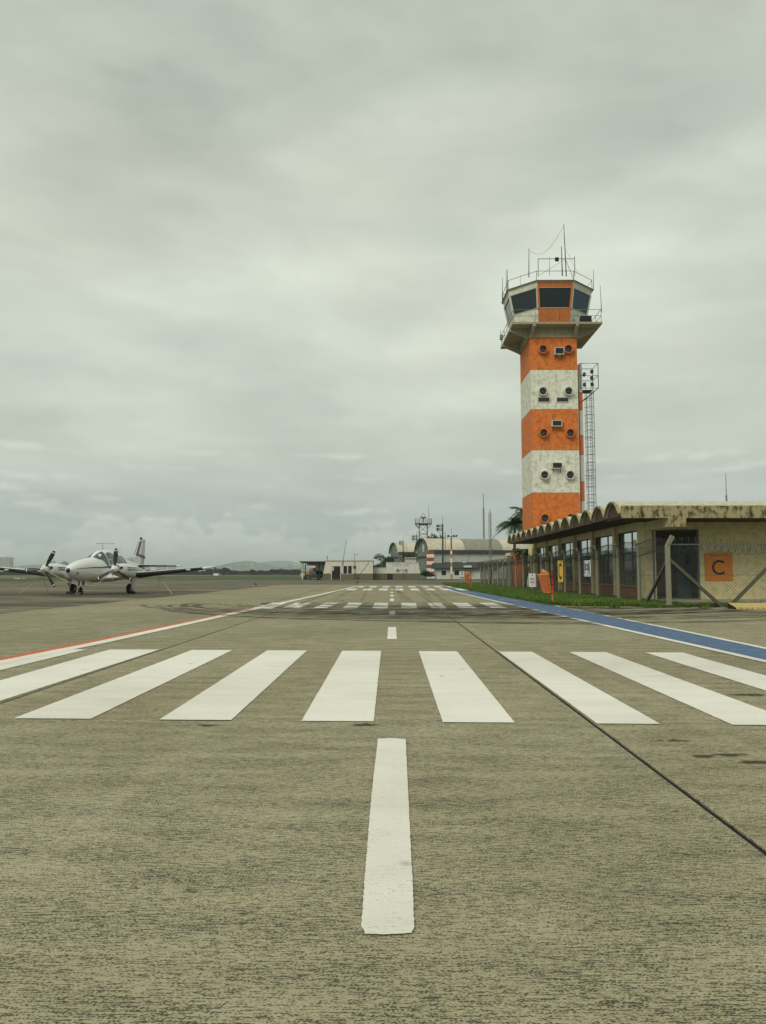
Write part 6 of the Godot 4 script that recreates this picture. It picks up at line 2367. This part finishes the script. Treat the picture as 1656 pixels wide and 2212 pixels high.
	# trees round the hangars
	for q in [[838, 1196, -240.0, 5.0, "dark spreading tree left of the smaller hangar"], [826, 1214, -235.0, 4.0, "low dark tree beside the link wall roof"], [888, 1190, -200.0, 3.4, "dark round tree between the hangars"], [880, 1185, -260.0, 3.0, "slim dark tree behind the floodlight mast"], [938, 1152, -230.0, 5.0, "tall tree top showing over the big hangar roof"], [962, 1156, -235.0, 5.5, "second tall tree top over the big hangar roof"]]:
		var p := zp(q[0], 1240, q[2])
		tree(q[4], Vector3(p.x, 0, q[2]), zp(q[0], q[1], q[2]).y, q[3], int(q[0]), "trees round the hangars")
	# shrubs at the foot of the hangar gable
	for q in [[917, -140.0, 1.6, "largest dark shrub at the foot of the hangar gable"], [924, -141.0, 1.3, "middle-sized shrub beside the chequered tower"], [931, -139.5, 1.0, "smallest low shrub in front of the chequered tower"]]:
		var p := zp(q[0], 1240, q[1])
		tree(q[3], Vector3(p.x, 0, q[1]), q[2], 1.2, int(q[0]), "shrubs at the hangar gable", "shrub")

func skyline() -> void:
	var lr := RandomNumberGenerator.new(); lr.seed = 31
	# a belt of trees beyond the runway
	if crowns.is_empty():
		for k in 4: crowns.append(leaf_clump(50 + k, 2600))
	var mm := MultiMesh.new()
	mm.transform_format = MultiMesh.TRANSFORM_3D
	mm.mesh = crowns[0]
	var places := []
	for k in 620:
		var u := lr.randf_range(-260, 700)
		var d := lr.randf_range(560, 760)
		var p := zp(u, 1240, -d)
		var h := lr.randf_range(1.9, 3.1) + (1.0 if sin(u * 0.043) > 0.5 else 0.0) + (0.8 if u > 400 and u < 650 else 0.0)
		places.append(Transform3D(Basis(Vector3.UP, lr.randf() * TAU).scaled(Vector3(h * 0.9, h * 0.75, h * 0.9)), Vector3(p.x, h * 0.5 - 0.5, -d)))
	mm.instance_count = places.size()
	for k in places.size(): mm.set_instance_transform(k, places[k])
	var o := MultiMeshInstance3D.new()
	o.name = "tree_belt"
	o.multimesh = mm
	o.material_override = M.leaf
	add_child(o)
	tag(o, "far dark belt of trees along the edge of the airfield", "trees", "", "stuff")
	var n := 0
	for q in [[350, 1231], [395, 1229.5], [470, 1226.5], [487, 1225], [545, 1229], [590, 1229], [603, 1228], [640, 1230], [22, 1229], [60, 1230], [112, 1231]]:
		var p := zp(q[0], 1240, -540.0)
		tree("%s tree of the far belt %s" % [["Tall dark", "Round dark", "Broad dark"][n % 3].to_lower(), ["by the tailplane tip", "below the middle of the wing", "beside the small pale city block", "left of the three cream towers", "right of the three cream towers", "midway to the open shed", "past the gap before it", "close to the blue slab block", "under the balconied tower block", "behind the outer left wing", "behind the left nacelle"][n]], Vector3(p.x, 0, -540.0), zp(q[0], q[1], -540.0).y, 3.4, n, "tall trees of the far belt")
		n += 1
	# city blocks
	var list := [[-2, 20, 1204.0, 0], [107, 117, 1212.0, 1], [131, 143.5, 1214.5, 2], [119, 130, 1219.0, 0], [491, 500, 1226.0, 1], [509, 523, 1220.5, 0], [528, 539, 1221.5, 0], [541, 551, 1220.0, 1], [610, 618, 1228.0, 0], [622, 632, 1219.0, 0], [634, 645, 1222.0, 1], [630, 634, 1226.0, 2], [651.5, 657.5, 1214.0, 2], [338, 346, 1221.0, 1], [349, 358, 1219.5, 0], [362, 377, 1221.5, 1], [312, 322, 1225.0, 0], [404, 412, 1229.0, 1], [430, 439, 1230.0, 0], [30, 44, 1227.0, 1], [74, 88, 1229.0, 0]]
	var words := ["white balconied tower block at the skyline's left end", "stepped pale block seen over the aeroplane's nacelle", "blue glass block seen beside the aeroplane's nose", "low pale block between two taller ones behind the nacelle", "small pale block left of the three cream towers", "cream tower block, first of three close together", "cream tower block, middle one of three close together", "cream tower block, last of three close together", "small block left of the cluster by the shed", "pale block of the cluster left of the shed", "wide pale block of the cluster left of the shed", "thin blue block in the cluster left of the shed", "blue slab block beside the open shed", "low pale block over the tailplane, first of three", "low grey block over the tailplane, middle of three", "low wide block over the tailplane, last of three", "low block behind the fin of the aeroplane", "small low block behind the wing's outer part", "small low block behind the wing tip", "low white block under the tower block at the left", "low white block behind the left wing"]
	for k in list.size():
		var q: Array = list[k]
		var d := 1500.0 + lr.randf_range(0, 500)
		var a := zp(q[0], 1240, -d); var b := zp(q[1], q[2], -d)
		var w := b.x - a.x
		var t := thing("city_block", words[k], "building", Vector3(a.x, 0, -d), 0.0, "city skyline")
		var st := nb()
		var m: Material = [M.block_wall, M.block_pale, M.block_blue][q[3]]
		span(st, Vector3(0, -1, -w), Vector3(w, b.y, 0))
		put(st, "wall", m, t)
		st = nb()
		span(st, Vector3(w * 0.3, b.y, -w * 0.7), Vector3(w * 0.65, b.y + 2.2, -w * 0.3))
		put(st, "roof_house", m, t)
		var floors := maxi(2, int(b.y / 3.2))
		for f in floors:
			st = nb()
			var y := b.y * (f + 0.35) / floors
			span(st, Vector3(w * 0.06, y, 0.02), Vector3(w * 0.46, y + b.y / floors * 0.45, 0.15))
			span(st, Vector3(w * 0.54, y, 0.02), Vector3(w * 0.94, y + b.y / floors * 0.45, 0.15))
			put(st, "window_band", M.block_window, t)
	# hills: two ridges, the farther one higher
	for q in [[-4600.0, 34.0, 1, 9.0], [-6600.0, 80.0, 2, 5.0]]:
		var nz := FastNoiseLite.new(); nz.seed = q[2]; nz.frequency = 0.00045; nz.fractal_octaves = 5
		var st := nb(true)
		var cols := 300
		var rows := 7
		var grid := []
		for r in rows:
			var line := []
			for c in cols + 1:
				var x := lerpf(-8000, 8000, float(c) / cols)
				var f := float(r) / (rows - 1)
				var u: float = CU + x / absf(q[0]) * F
				var peak := 0.0
				# outline of the ridges in view
				if q[2] == 1: peak = 0.62 * (88.0 * exp(-pow((u - 520) / 90.0, 2)) + 40.0 * exp(-pow((u - 640) / 50.0, 2)) + 62.0 * exp(-pow((u - 80) / 60.0, 2)) + 20.0)
				else: peak = 0.58 * (190.0 * exp(-pow((u - 560) / 100.0, 2)) + 110.0 * exp(-pow((u - 760) / 80.0, 2)) + 30.0)
				var h: float = peak * (0.85 + 0.5 * nz.get_noise_2d(x * 3.0, r * 300.0)) + q[1] * 0.5 * nz.get_noise_2d(x, r * 100.0)
				h *= sin(f * PI)
				line.append(Vector3(x, maxf(-2.0, h), q[0] - (f - 0.5) * 1300.0))
			grid.append(line)
		for r in rows - 1:
			for c in cols:
				quad(st, grid[r][c], grid[r][c + 1], grid[r + 1][c + 1], grid[r + 1][c])
		put(st, "hills", M.hill).set_meta("kind", "structure")

func field_items() -> void:
	var z := -330.0
	var c := zp(467, 1240, z)
	var t := thing("field_shelter", "small white instrument shelter between two posts on the airfield grass", "shelter", Vector3(c.x, 0, z))
	part_box(t, "cabin", M.sign_white, 462, 472, 1238.6, 1243.2, z, 1.5, 0)
	for u in [461.0, 472.5]:
		var st := nb()
		tube(st, [zp(u, 1244, z) - t.position, zp(u, 1227, z) - t.position], 0.10, 5, 0.06)
		put(st, "post", M.steel, t)
	for q in [[31.0, 45.0, 1248.8, -150.0, "low white marker board on the grass beyond the left wing"], [50.5, 53.0, 1248.4, -152.0, "short white marker post beside the low board"]]:
		c = zp((q[0] + q[1]) / 2, 1240, q[3])
		t = thing("airfield_marker", q[4], "marker", Vector3(c.x, 0, q[3]))
		part_box(t, "board", M.sign_white, q[0], q[1], q[2], 1250.3, q[3], 0.12, 0)
		part_box(t, "foot", M.frame_dark, q[0] + 0.6, q[1] - 0.6, 1249.9, 1250.6, q[3], 0.2, 0.06)

func _ready() -> void:
	rng.seed = 20240
	view_and_light()
	materials()
	ground()
	markings()
	terminal()
	tower()
	far_structures()
	small_buildings()
	skyline()
	field_items()
	fences()
	aeroplane()
	boards()
	furniture()
	vehicles()
	palms()
	lawn()
